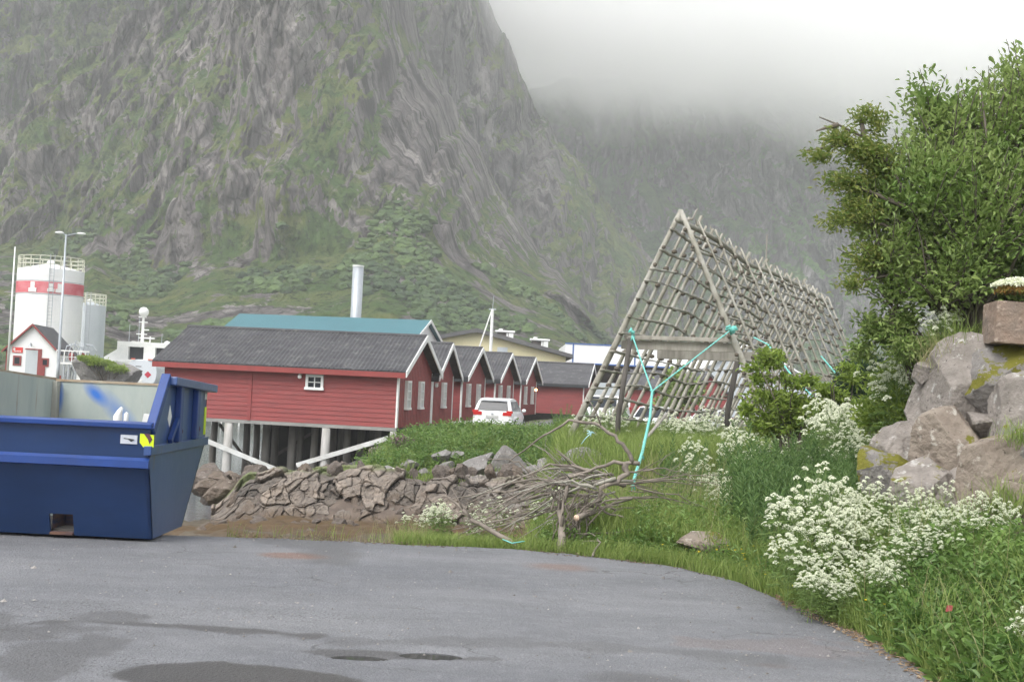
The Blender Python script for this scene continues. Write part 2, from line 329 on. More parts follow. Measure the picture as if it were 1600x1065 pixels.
# asphalt
m_a = bpy.data.materials.new('asphalt'); m_a.use_nodes = True
def asphalt_nodes():
    t = m_a.node_tree; N, L = t.nodes, t.links; b = N['Principled BSDF']; tc = N.new('ShaderNodeTexCoord')
    def nz(sc, det=4, lo=.3, hi=.7, ro=.6):
        mp = N.new('ShaderNodeMapping'); mp.inputs['Scale'].default_value = sc; L.new(tc.outputs['Object'], mp.inputs[0])
        n = N.new('ShaderNodeTexNoise'); n.inputs['Scale'].default_value = 1; n.inputs['Detail'].default_value = det; n.inputs['Roughness'].default_value = ro; L.new(mp.outputs[0], n.inputs['Vector'])
        r = N.new('ShaderNodeMapRange'); r.inputs[1].default_value = lo; r.inputs[2].default_value = hi; L.new(n.outputs[0], r.inputs[0]); return r.outputs[0]
    def mx(f, a, c, blend='MIX'):
        g = N.new('ShaderNodeMix'); g.data_type = 'RGBA'; g.blend_type = blend
        if hasattr(f, 'links') or not isinstance(f, (int, float)): L.new(f, g.inputs[0])
        else: g.inputs[0].default_value = f
        if isinstance(a, tuple): g.inputs[6].default_value = (*a, 1)
        else: L.new(a, g.inputs[6])
        if isinstance(c, tuple): g.inputs[7].default_value = (*c, 1)
        else: L.new(c, g.inputs[7])
        return g.outputs[2]
    def math_(op, a, c=None):
        m = N.new('ShaderNodeMath'); m.operation = op; m.use_clamp = op in ('MULTIPLY', 'SUBTRACT')
        for i, q in enumerate((a, c)):
            if q is None: continue
            if isinstance(q, (int, float)): m.inputs[i].default_value = q
            else: L.new(q, m.inputs[i])
        return m.outputs[0]
    big = nz((.35, .8, 1), 5, .3, .7); mid = nz((1.5, 2.6, 1), 6, .35, .7); fine = nz((45, 45, 45), 3, .25, .75, .7); speck = nz((150, 90, 120), 2, .60, .70)
    c = mx(big, (.15, .157, .175), (.25, .255, .268)); c = mx(math_('MULTIPLY', mid, .45), c, (.105, .108, .118))
    at_ = N.new('ShaderNodeAttribute'); at_.attribute_name = 'wet'; wet = at_.outputs['Fac']
    a2 = N.new('ShaderNodeAttribute'); a2.attribute_name = 'rust'
    a3 = N.new('ShaderNodeAttribute'); a3.attribute_name = 'grit'
    c = mx(math_('MULTIPLY', fine, .55), c, (.10, .10, .105)); c = mx(math_('MULTIPLY', speck, .6), c, (.38, .38, .37))
    c = mx(math_('MULTIPLY', a3.outputs['Fac'], nz((55, 30, 40), 3, .57, .63)), c, (.060, .058, .056))
    c = mx(a2.outputs['Fac'], c, (.20, .115, .085)); vc = N.new('ShaderNodeTexVoronoi'); vc.feature = 'DISTANCE_TO_EDGE'; vc.inputs['Scale'].default_value = .9; wv = N.new('ShaderNodeTexNoise'); wv.inputs['Scale'].default_value = 2; wv.inputs['Detail'].default_value = 5; va = N.new('ShaderNodeVectorMath'); va.operation = 'MULTIPLY_ADD'; L.new(tc.outputs['Object'], wv.inputs['Vector']); L.new(wv.outputs['Color'], va.inputs[0]); va.inputs[1].default_value = (.9, .9, 0); L.new(tc.outputs['Object'], va.inputs[2]); L.new(va.outputs[0], vc.inputs['Vector'])
    rc_ = N.new('ShaderNodeMapRange'); L.new(vc.outputs['Distance'], rc_.inputs[0]); rc_.inputs[1].default_value = .012; rc_.inputs[2].default_value = .003; c = mx(math_('MULTIPLY', rc_.outputs[0], math_('MULTIPLY', nz((.5, .5, .5), 3, .50, .60), .75)), c, (.07, .07, .07))
    c = mx(math_('MULTIPLY', nz((9, 9, 6), 5, .50, .68), .18), c, (.30, .30, .31)); c = mx(wet, c, (.065, .063, .062)); L.new(c, b.inputs['Base Color'])
    r = N.new('ShaderNodeMapRange'); L.new(wet, r.inputs[0]); r.inputs[3].default_value = .78; r.inputs[4].default_value = .42; L.new(r.outputs[0], b.inputs['Roughness'])
    bp = N.new('ShaderNodeBump'); bp.inputs['Distance'].default_value = .012; bp.inputs['Strength'].default_value = 1; L.new(fine, bp.inputs['Height']); L.new(bp.outputs[0], b.inputs['Normal'])
    b.inputs['Specular IOR Level'].default_value = .4
asphalt_nodes()
Ac = np.concatenate([np.linspace(-4000, -900, 30), np.arange(-890, 760, 2.5), np.linspace(780, 4000, 40)])
tt = np.concatenate([np.linspace(0, .3, 20)[:-1], np.linspace(.3, 1, 260)])
YE = edgeY(Ac) + .07 * fbm(Ac * .02, 0, 0, 77, 4) + .05
Y0 = np.minimum(3.0, YE * .5)
Ya = Y0[None, :] + (YE - Y0)[None, :] * tt[:, None]; Xa = Ac[None, :] / 2000 * Ya
def pix(px, py): p = atz(px, py, 0); return p.x, p.y
def blob(px, py, rx, ry, soft=.35, wob=.35, seed=0):
    x, y = pix(px, py); u = (Xa - x) / rx; v = (Ya - y) / ry; r = np.sqrt(u * u + v * v) + wob * fbm(Xa * 2.2, Ya * 2.2, 0, seed, 4)
    return 1 - sm(1 - soft, 1 + soft * .2, r)
def streak(pts, wd, seed=0, wob=.15):
    d = np.full(Xa.shape, 9.); P = [pix(*p) for p in pts]
    for (x0, y0), (x1, y1) in zip(P, P[1:]):
        t = np.clip(((Xa - x0) * (x1 - x0) + (Ya - y0) * (y1 - y0)) / ((x1 - x0) ** 2 + (y1 - y0) ** 2), 0, 1)
        d = np.minimum(d, np.hypot(Xa - x0 - t * (x1 - x0), Ya - y0 - t * (y1 - y0)))
    return 1 - sm(wd * .4, wd, d + wob * fbm(Xa * 3, Ya * 3, 0, seed, 4) * 1)
wet = np.maximum.reduce([blob(375, 1062, .62, .42, .10, .35, 3), .75 * blob(615, 1023, .62, .12, .25, .3, 4), .8 * streak([(-30, 975), (120, 968), (290, 978), (440, 988), (480, 992)], .13, 5, .12),
    .55 * streak([(-20, 965), (60, 985), (150, 960)], .28, 6, .3), .35 * streak([(560, 1000), (800, 1005), (1000, 1015), (1200, 1030)], .14, 7, .2), .5 * blob(1010, 1062, .35, .2, .4, .5, 8), .45 * streak([(430, 845), (520, 850), (520, 878)], .35, 11, .2),
    .5 * streak([(60, 1040), (130, 1010)], .3, 12, .4), .35 * streak([(1180, 905), (1290, 950), (1380, 1000)], .3, 13, .2)])
rust = np.maximum(.75 * blob(455, 868, .36, .22, .5, .2, 9), .55 * blob(870, 885, .35, .3, .8, .4, 10)); rust = np.maximum(rust, .18 * streak([(1100, 1010), (1350, 1020)], .3, 14, .5))
grit = .8 * np.clip(np.maximum.reduce([blob(130, 960, 1.0, .8, .7, .6, 31), blob(60, 1030, .9, .5, .6, .6, 32), blob(480, 960, 1.1, .35, .8, .6, 33) * .8, streak([(1150, 910), (1270, 955), (1360, 1000), (1450, 1060)], .5, 34, .3) * .9]), 0, 1)
def dip(px, py, rx, ry):
    x, y = pix(px, py); return np.clip(1 - ((Xa - x) / rx) ** 2 - ((Ya - y) / ry) ** 2, 0, 1) ** .7
Za = .012 * fbm(Xa * .5, Ya * .7, 0, 41, 3) - .03 * dip(562, 1025, .20, .09) - .03 * dip(675, 1023, .22, .12)
Za = Za - .05 * sm(.985, 1, tt[:, None] * np.ones_like(Xa))
asp = gridmesh('asphalt_yard', np.stack([Xa, Ya, Za], -1), m_a, {'wet': wet.ravel(), 'rust': rust.ravel(), 'grit': grit.ravel()}); tag(asp, kind='structure')
bk = MB().add([(-40, -40, -.008), (6, -40, -.008), (6, 3.0, -.008), (-40, 3, -.008)], [(0, 1, 2, 3)]).build('asphalt_yard', m_a, None); tag(bk, kind='structure')
m_pud = mat('puddle_water', (.03, .03, .028), None, rough=.03, spec=.5)
for px, py, rx, ry in ((562, 1025, .17, .07), (675, 1023, .20, .10)):
    x, y = pix(px, py); rg = [(x + rx * 1.25 * math.cos(a) * (1 + .12 * math.sin(3 * a + px)), y + ry * 1.25 * math.sin(a), 0) for a in np.linspace(0, 2 * math.pi, 40, endpoint=False)]
    zz = -.012 + .012 * float(fbm(x * .5, y * .7, 0, 41, 3))
    tag(MB().plate([(a, b_, zz) for a, b_, _ in rg], (0, 0, -.002)).build('puddle', m_pud), kind='structure')

rp_ = np.random.RandomState(12); npb = 900; Ap = rp_.uniform(-820, 640, npb); Yp = edgeY(Ap) * rp_.uniform(.52, .995, npb) ** .8; Xp_ = Ap / 2000 * Yp; szp = rp_.uniform(.003, .010, npb) * (1 + 1.2 * (rp_.rand(npb) < .04))
tet = np.array([(1, 0, 0), (0, 1, 0), (-1, 0, 0), (0, -1, 0), (.1, .1, .8)]); Vp = (tet[None] * (1 + .3 * rp_.normal(size=(npb, 5, 1)))) * szp[:, None, None] + np.stack([Xp_, Yp, 0 * Xp_ + .004], 1)[:, None]; ip = np.arange(npb)[:, None] * 5
Fp = np.concatenate([ip + (0, 1, 4), ip + (1, 2, 4), ip + (2, 3, 4), ip + (3, 0, 4)], 1); pb = npmesh('pebbles', Vp.reshape(-1, 3), Fp, mat('pebble', (.10, .09, .08), (.34, .32, .30), attr='rnd', rough=.9), attrs={'rnd': np.repeat(rp_.rand(npb), 5)}, sizes=3); tag(pb, 'loose grit and pebbles scattered on the asphalt', kind='stuff')

# ---------------------------------------------------------------- mountains
def rockmat(name, veg_a, veg_b, rock_a, rock_b, sc, light=1.5):
    m = bpy.data.materials.new(name); m.use_nodes = True; t = m.node_tree; N, L = t.nodes, t.links; b = N['Principled BSDF']; b.inputs['Roughness'].default_value = .95
    b.inputs['Specular IOR Level'].default_value = .1; tc = N.new('ShaderNodeTexCoord')
    wn = N.new('ShaderNodeTexNoise'); wn.inputs['Scale'].default_value = .05 * sc; wn.inputs['Detail'].default_value = 5; L.new(tc.outputs['Object'], wn.inputs['Vector'])
    wm = N.new('ShaderNodeVectorMath'); wm.operation = 'MULTIPLY_ADD'; L.new(wn.outputs['Color'], wm.inputs[0]); wm.inputs[1].default_value = (6 / sc, 5 / sc, 9 / sc); L.new(tc.outputs['Object'], wm.inputs[2])
    def mp_(scale, tilt=10):
        r1 = N.new('ShaderNodeMapping'); r1.inputs['Rotation'].default_value = (0, math.radians(tilt), 0); L.new(wm.outputs[0], r1.inputs[0])
        mp = N.new('ShaderNodeMapping'); mp.inputs['Scale'].default_value = tuple(q * sc for q in scale); L.new(r1.outputs[0], mp.inputs[0]); return mp.outputs[0]
    def rng_(o, lo, hi):
        r = N.new('ShaderNodeMapRange'); r.inputs[1].default_value = lo; r.inputs[2].default_value = hi; L.new(o, r.inputs[0]); return r.outputs[0]
    def nz(scale, lo, hi, det=7, ro=.68, tilt=10):
        n = N.new('ShaderNodeTexNoise'); n.inputs['Scale'].default_value = 1; n.inputs['Detail'].default_value = det; n.inputs['Roughness'].default_value = ro; L.new(mp_(scale, tilt), n.inputs['Vector']); return rng_(n.outputs[0], lo, hi)
    def crack(scale, lo, hi, tilt=10):
        v = N.new('ShaderNodeTexVoronoi'); v.feature = 'DISTANCE_TO_EDGE'; v.inputs['Scale'].default_value = 1; L.new(mp_(scale, tilt), v.inputs['Vector']); return rng_(v.outputs['Distance'], lo, hi)
    def cell(scale, tilt=10):
        v = N.new('ShaderNodeTexVoronoi'); v.inputs['Scale'].default_value = 1; L.new(mp_(scale, tilt), v.inputs['Vector']); sx = N.new('ShaderNodeSeparateColor'); L.new(v.outputs['Color'], sx.inputs[0]); return sx.outputs[0]
    def mx(f, a, c, bl_='MIX'):
        g = N.new('ShaderNodeMix'); g.data_type = 'RGBA'; g.blend_type = bl_
        if isinstance(f, (int, float)): g.inputs[0].default_value = f
        else: L.new(f, g.inputs[0])
        for i, q in ((6, a), (7, c)):
            if isinstance(q, tuple): g.inputs[i].default_value = (*q, 1)
            else: L.new(q, g.inputs[i])
        return g.outputs[2]
    def mul(a, k):
        q = N.new('ShaderNodeMath'); q.operation = 'MULTIPLY'; L.new(a, q.inputs[0])
        if isinstance(k, (int, float)): q.inputs[1].default_value = k
        else: L.new(k, q.inputs[1])
        return q.outputs[0]
    dk = tuple(.38 * q for q in rock_a); lt = tuple(min(1, light * q) for q in rock_b)
    rock = mx(nz((.045, .045, .013), .40, .60), rock_a, rock_b); rock = mx(mul(cell((.10, .10, .020), 12), .75), rock, tuple(.8 * q for q in rock_a)); rock = mx(mul(cell((.30, .30, .09), 25), .4), rock, lt)
    rock = mx(nz((.07, .07, .026), .55, .60), rock, lt); rock = mx(nz((.09, .09, .022), .55, .60, tilt=14), rock, dk); rock = mx(mul(nz((.8, .8, .3), .56, .66), .6), rock, dk)
    k1 = crack((.075, .075, .013), .07, .0, 12); rock = mx(mul(k1, .8), rock, dk); k2 = crack((.26, .26, .07), .07, .0, 28); rock = mx(mul(k2, .55), rock, dk)
    veg = mx(nz((.10, .10, .10), .42, .58), veg_a, veg_b); veg = mx(nz((.32, .32, .32), .52, .60), veg, tuple(.42 * q for q in veg_a)); veg = mx(nz((.9, .9, .9), .54, .64), veg, tuple(.5 * q for q in veg_a)); veg = mx(mul(nz((.2, .2, .2), .60, .68), .8), veg, rock_b); veg = mx(mul(nz((.05, .05, .05), .52, .62), .7), veg, (veg_b[0] * 1.2, veg_b[1] * 1.1, veg_b[2]))
    a = N.new('ShaderNodeAttribute'); a.attribute_name = 'veg'
    def add(x, y):
        ad = N.new('ShaderNodeMath'); ad.operation = 'ADD'; L.new(x, ad.inputs[0])
        if isinstance(y, (int, float)): ad.inputs[1].default_value = y
        else: L.new(y, ad.inputs[1])
        return ad.outputs[0]
    v_ = add(add(add(a.outputs['Fac'], mul(nz((.12, .12, .06), .28, .72, 6, .6), 1.15)), mul(nz((.7, .7, .45), .2, .8, 5, .6), .5)), -.91)
    r = rng_(v_, .44, .58); L.new(mx(r, rock, veg), b.inputs['Base Color'])
    hgt = add(mul(nz((.30, .30, .15), 0, 1, 9, .66), 1.2), mul(k1, -.35))
    bp = N.new('ShaderNodeBump'); bp.inputs['Distance'].default_value = 5.5 / sc; bp.inputs['Strength'].default_value = 1; L.new(hgt, bp.inputs['Height']); L.new(bp.outputs[0], b.inputs['Normal'])
    return m
def mountain(name, A0, A1, nA, nT, prof, disp, m, vegf, label):
    """prof(A)-> list of (Y,h) rows resampled; rows are real distances and heights"""
    A = np.linspace(A0, A1, nA); Yk, Hk, Tk = prof(A)
    t = np.linspace(0, 1, nT); Y = np.empty((nT, nA)); H = np.empty((nT, nA))
    for i in range(nA): Y[:, i] = np.interp(t, Tk, Yk[:, i]); H[:, i] = np.interp(t, Tk, Hk[:, i])
    X = A[None, :] / 2000 * Y; Z = EYE + H / 2000 * Y
    d = disp(X, Y, Z, t[:, None], A[None, :]); k = (Y + d) / Y
    X, Y, Z = X + 0 * d, Y + d, Z + .0 * d
    P = np.stack([X, Y, Z], -1)
    du = np.gradient(P, axis=1); dv = np.gradient(P, axis=0); n = np.cross(du, dv); n /= np.linalg.norm(n, axis=-1, keepdims=True) + 1e-9
    n *= np.sign(-n[..., 1:2] + 1e-9); veg = vegf(X, Y, Z, t[:, None] + 0 * X, A[None, :] + 0 * X, n)
    o = gridmesh(name, P, m, {'veg': veg.ravel()}); tag(o, kind='structure'); o['label'] = label; return P, n
def pts_un(L):
    q = [un(*p) for p in L]; return np.array([a * 2000 for a, h in q]), np.array([h * 2000 for a, h in q])
def ribs(X, Z, seed, lean=.10, wide=30., tall=150.):
    w1 = 7 * fbm(X / 50, Z / 50, 0, seed + 50, 4); w2 = 7 * fbm(X / 40, Z / 40, 0, seed + 60, 4); u = X - lean * Z + w1; Zw = Z + w2
    big = fbm(u / wide, Zw / tall, 0, seed, 3); q = u / (wide * .42); med = np.abs(fbm(q, Zw / (tall * .30), 0, seed + 7, 5)) * 2.4 - .6
    fin = np.abs(fbm(u / (wide * .12), Zw / (tall * .08), 0, seed + 13, 4)) * 2.4 - .6
    led = fbm(u / 40, Zw / 7., 0, seed + 17, 3)                                # ledges
    return big * 1.6, med, fin + .5 * led
# front massif
fA, fH = pts_un([(-250, 400), (0, 400), (90, 408), (150, 372), (200, 412), (250, 420), (330, 395), (420, 405), (520, 400), (600, 356), (660, 368), (720, 405), (800, 450), (900, 480), (1000, 520), (1080, 560)])
sA, sH = pts_un([(-300, 380), (-120, 290), (0, 208), (60, 152), (130, 85), (180, 40), (228, 0), (330, -130), (420, -420), (560, -380), (630, -60), (652, 45), (690, 120), (728, 190), (762, 255), (800, 330), (850, 410), (920, 490), (985, 560), (1080, 640)])
def prof1(A):
    hf = np.interp(A, fA, fH); ht = np.maximum(np.interp(A, sA, sH), -20); hf = np.minimum(hf, ht * .8); side = sm(-260, 180, A) ; o = np.ones_like(A)
    Yf = 330 + 30 * np.sin(A / 190.) ; Yt = 470 + 60 * np.sin(A / 300.)
    return (np.array([200 * o, 235 * o, Yf, Yf + 12, (Yf * .45 + Yt * .55), Yt, Yt + 60]), np.array([-20 * o, .28 * hf, hf, hf + .10 * (ht - hf), hf + .62 * (ht - hf), ht, ht * .8 - 30]), [0, .08, .27, .33, .66, .94, 1])
def disp1(X, Y, Z, t, A):
    big, med, fin = ribs(X, Z, 100); c = sm(.24, .36, t)
    diag = fbm((X + Z * .6) / 60, (Z - X * .3) / 220, 0, 140, 3)
    bump = 5.0 * fbm(X / 22, Y / 22, Z / 22, 160, 4) + 2.2 * np.abs(fbm(X / 5, Y / 5, Z / 5, 170, 3))
    dd = -(24 * big + 9 * med + 1.6 * fin + 14 * diag) * c + bump * (1 - c) * sm(0, .1, t)
    x0 = 2000 * X / Y
    sh = pts_un([(0, 0)])
    dd = dd - 4 * np.exp(-((x0 + 165 - .13 * (Z - 60) * 2) / 45.) ** 2) * sm(45, 80, Z) + 4 * np.exp(-((x0 + 205) / 22.) ** 2) * c      # pale slab and the dark gully beside it
    return dd
def veg1(X, Y, Z, t, A, n):
    up = n[..., 2]; gull = fbm((X - .1 * Z) / 18, Z / 70, 0, 180, 4)
    hz_ = sm(.40, .24, t)
    big_, med_, fin_ = ribs(X, Z, 100); v = .02 + .60 * sm(.20, .62, up) + .42 * gull + .30 * sm(-.1, -.5, med_) + .28 * sm(-430, -760, A)
    v = v * (1 - hz_) + hz_ * (.80 + .9 * fbm(X / 16, Y / 16, Z / 16, 190, 4) - .42 * sm(.02, .12, t) * sm(.24, .12, t) * sm(.0, .35, fbm(X / 34, Y / 34, 0, 195, 3) + .18))
    slab = np.exp(-((2000 * X / Y + 165 - .26 * (Z - 60)) / 42.) ** 2) * sm(42, 60, Z) * (1 - sm(90, 105, Z))
    return np.clip(v - .55 * slab, 0, 1)
m1 = rockmat('cliff_rock', (.075, .135, .035), (.135, .17, .055), (.145, .130, .128), (.25, .228, .22), 1.0)
P1, N1 = mountain('mountain', -1100, 330, 1150, 600, prof1, disp1, m1, veg1, 'steep grey cliff with green ledges above a green scree slope')
rs = np.random.RandomState(61); nb_ = 15000; ii = rs.randint(10, 200, nb_); jj = rs.randint(20, 1130, nb_); c0 = P1[ii, jj]; tt_ = ii / 600.
keep = (rs.rand(nb_) < sm(-.05, .35, fbm(c0[:, 0] / 14, c0[:, 1] / 22, c0[:, 2] / 22, 510, 3)) * (1 - .75 * sm(.28, .33, tt_))) & (c0[:, 1] < 420); c0 = c0[keep]; nb_ = len(c0); Vb, Fb = ico(1)
szb = (rs.uniform(.35, 1.0, nb_) ** 1.8 * 1.35)[:, None, None]; lump = 1 + .16 * rs.normal(size=(nb_, len(Vb), 1)); Vv = c0[:, None] + Vb[None] * lump * szb * (1.25, 1.25, .8) + (0, 0, .2); Ff = (np.arange(nb_)[:, None, None] * len(Vb) + Fb[None]).reshape(-1)
rr_ = np.clip(.4 + .5 * fbm(c0[:, 0] / 30, c0[:, 1] / 30, 0, 520, 2) + rs.normal(size=nb_) * .22, 0, 1); sb = npmesh('hillside_scrub', Vv.reshape(-1, 3), Ff, mat('scrub', (.022, .048, .014), (.075, .125, .03), rough=.9, attr='rnd', bump=.5, bscale=(1.2, 1.2, 1.2)), attrs={'rnd': np.repeat(rr_, len(Vb))}, sizes=3)
tag(sb, 'dark and light green scrub dotted over the slope under the cliff', kind='stuff')
# second shoulder behind it, seen right of the front massif and at the upper left
rA, rH = pts_un([(-400, -60), (0, -90), (200, -120), (560, -200), (700, -120), (756, -20), (775, 25), (800, 66), (822, 118), (845, 165), (872, 205), (905, 245), (950, 300), (1000, 362), (1040, 412), (1075, 470), (1110, 540), (1160, 600)])
def prof2(A):
    ht = np.maximum(np.interp(A, rA, rH), -20); o = np.ones_like(A)
    return (np.array([400 * o, 415 * o, 470 * o, 530 * o, 570 * o, 620 * o]), np.array([-20 * o, .22 * ht, .5 * ht, .85 * ht, ht, ht * .7 - 30]), [0, .2, .5, .8, .93, 1])
def disp2(X, Y, Z, t, A):
    big, med, fin = ribs(X, Z, 200, .12, 36, 170); c = sm(0, .25, t)
    return -(24 * big + 13 * med + 4.5 * fin) * c
def veg2(X, Y, Z, t, A, n):
    return np.clip(.46 + .55 * sm(.25, .7, n[..., 2]) - .1 + .55 * fbm((X - .1 * Z) / 26, Z / 90, 0, 280, 4) + .35 * sm(.35, .1, t), 0, 1)
m2 = rockmat('shoulder_rock', (.07, .125, .038), (.14, .175, .055), (.135, .124, .124), (.22, .205, .20), .8)
mountain('mountain', -1500, 420, 700, 380, prof2, disp2, m2, veg2, 'darker rocky shoulder rising behind the front cliff')
# far valley side under the cloud
def prof3(A):
    o = np.ones_like(A); w_ = 55 * np.sin(A / 95.) + 25 * np.sin(A / 37.); ht = 500 + 0 * A; v = np.interp(A, [0, 250, 430, 620, 1400], [0, -20, 60, -60, -80])
    return (np.array([540 * o, 560 * o, 610 + .6 * w_ + v * .4, 670 + .6 * w_ + v * .4, 730 + .6 * w_ + v * .4, 800 * o]), np.array([-20 * o, 45 * o, .36 * ht, .62 * ht, .95 * ht, ht * .9]), [0, .12, .45, .7, .95, 1])
def disp3(X, Y, Z, t, A):
    big, med, fin = ribs(X, Z, 300, -.15, 60, 260); c = sm(0, .3, t); return -(38 * big + 20 * med + 6 * fin) * c
def veg3(X, Y, Z, t, A, n):
    return np.clip(.52 + .5 * sm(.25, .7, n[..., 2]) + .5 * fbm(X / 60, Z / 120, 0, 380, 4) - .5 * sm(400, 520, A) * sm(.2, .4, t) + .3 * sm(.35, .1, t), 0, 1)
m3 = rockmat('far_rock', (.06, .14, .035), (.11, .21, .05), (.11, .108, .112), (.23, .22, .225), .6, 1.7)
mountain('mountain', 0, 1300, 560, 340, prof3, disp3, m3, veg3, 'far green and grey mountain side fading into the cloud')

# ---------------------------------------------------------------- air
def volume_box(name, a, b, label):
    o = MB().box(a, b).build(name, []); m = bpy.data.materials.new(name); m.use_nodes = True; t = m.node_tree; N, L = t.nodes, t.links
    N.remove(N['Principled BSDF']); pv = N.new('ShaderNodeVolumePrincipled'); L.new(pv.outputs[0], N['Material Output'].inputs['Volume'])
    o.data.materials.append(m); o['label'] = label; o['kind'] = 'stuff'; o.visible_shadow = True; return o, m, pv
hz, hm, pv = volume_box('haze', (-2600, -1000, -6), (2600, 2700, 700), 'thin pale mist in the valley air')
pv.inputs['Color'].default_value = (.97, .98, 1, 1); pv.inputs['Density'].default_value = .0005; pv.inputs['Anisotropy'].default_value = 0
cl, cm, cv = volume_box('cloud', (-250, 545, 80), (1300, 1200, 250), 'low white cloud bank covering the far mountain tops')
cm.cycles.volume_step_rate = .5
def cloud_nodes():
    t = cm.node_tree; N, L = t.nodes, t.links; cv.inputs['Color'].default_value = (1, 1, 1, 1)
    tc = N.new('ShaderNodeTexCoord'); sx = N.new('ShaderNodeSeparateXYZ'); L.new(tc.outputs['Object'], sx.inputs[0])
    mp = N.new('ShaderNodeMapping'); mp.inputs['Scale'].default_value = (.008, .008, .016); L.new(tc.outputs['Object'], mp.inputs[0])
    n = N.new('ShaderNodeTexNoise'); n.inputs['Scale'].default_value = 1; n.inputs['Detail'].default_value = 3; L.new(mp.outputs[0], n.inputs['Vector'])
    a = N.new('ShaderNodeMath'); a.operation = 'MULTIPLY_ADD'; L.new(n.outputs[0], a.inputs[0]); a.inputs[1].default_value = 70; L.new(sx.outputs['Z'], a.inputs[2])
    xb = N.new('ShaderNodeMath'); xb.operation = 'MULTIPLY_ADD'; L.new(sx.outputs['X'], xb.inputs[0]); xb.inputs[1].default_value = .16; L.new(a.outputs[0], xb.inputs[2]); a = xb
    r = N.new('ShaderNodeMapRange'); r.interpolation_type = 'SMOOTHSTEP'; r.inputs[1].default_value = 170; r.inputs[2].default_value = 236; r.inputs[3].default_value = 0; r.inputs[4].default_value = .040
    L.new(a.outputs[0], r.inputs[0]); L.new(r.outputs[0], cv.inputs['Density'])
cloud_nodes()
# ---------------------------------------------------------------- red boathouses
UX = Vector((.1614, .9869, 0)); VX = Vector((.9869, -.1614, 0))        # row direction, ridge direction
def frame(X, Y, z=0, rz=None):
    """local x = along ridge to the right (v), local y = away along the row (u)"""
    return Matrix.Translation((X, Y, z)) @ Matrix.Rotation(math.atan2(VX.y, VX.x) if rz is None else rz, 4, 'Z')
def corrugated(mb, L, y0, z0, y1, z1, thick=.05, pitch=.18, amp=.022, mi=0, x0=0, step=True):
    """corrugated sheet from eave (y0,z0) to ridge (y1,z1), running along x from x0 to x0+L"""
    n = int(L / pitch * 4); rows = [(0, .0), (.52, 0), (.5201, .02), (1, .02)] if step else [(0, 0), (1, 0)]
    vs_, fs = [], []; nn = Vector((0, -(z1 - z0), (y1 - y0))).normalized()
    if nn.z < 0: nn = -nn
    for t, o in rows:
        for i in range(n + 1):
            x = x0 + L * i / n; a = amp * math.sin(i * math.pi / 2); p = Vector((x, y0 + (y1 - y0) * t, z0 + (z1 - z0) * t)) + nn * (a + thick - o)
            vs_.append(p)
    m = n + 1
    for r in range(len(rows) - 1):
        for i in range(n): fs.append((r * m + i, r * m + i + 1, (r + 1) * m + i + 1, (r + 1) * m + i))
    mb.add(vs_, fs, mi)
def boards(mb, x0, x1, z0, z1, y, out, bh=.19, mi=0, lip=.022, axis='x'):
    """horizontal lapped boards on a wall lying at y (normal = out along y) or at x"""
    z = z0
    while z < z1 - .01:
        t = min(z + bh, z1); wob = random.uniform(-.004, .004)
        if axis == 'x':
            q = [(x0, y, z), (x0, y + out * (lip + wob), z), (x0, y + out * .002, t), (x0, y, t)]; mb.plate(q, (x1 - x0, 0, 0), mi)
        else:
            q = [(y, x0, z), (y + out * (lip + wob), x0, z), (y + out * .002, x0, t), (y, x0, t)]; mb.plate(q, (0, x1 - x0, 0), mi)
        z = t
def small_window(parent, M, wd, ht, panes=(2, 2), frame_t=.11, deep=.06, name='window'):
    """window in local xz-plane, normal -y, centre at origin of M"""
    f = MB(M); a, b = wd / 2, ht / 2
    f.box((-a - frame_t, -deep, b), (a + frame_t, .02, b + frame_t)); f.box((-a - frame_t * 1.3, -deep - .03, -b - frame_t), (a + frame_t * 1.3, .02, -b))
    f.box((-a - frame_t, -deep, -b), (-a, .02, b)); f.box((a, -deep, -b), (a + frame_t, .02, b))
    for i in range(1, panes[0]): x = -a + wd * i / panes[0]; f.box((x - .02, -deep + .02, -b), (x + .02, .0, b))
    for j in range(1, panes[1]): z = -b + ht * j / panes[1]; f.box((-a, -deep + .022, z - .02), (a, .0, z + .02))
    o = f.build(name, MT['white'], parent)
    g = MB(M).box((-a, -.012, -b), (a, -.004, b)).build('pane', MT['glass'], o); return o
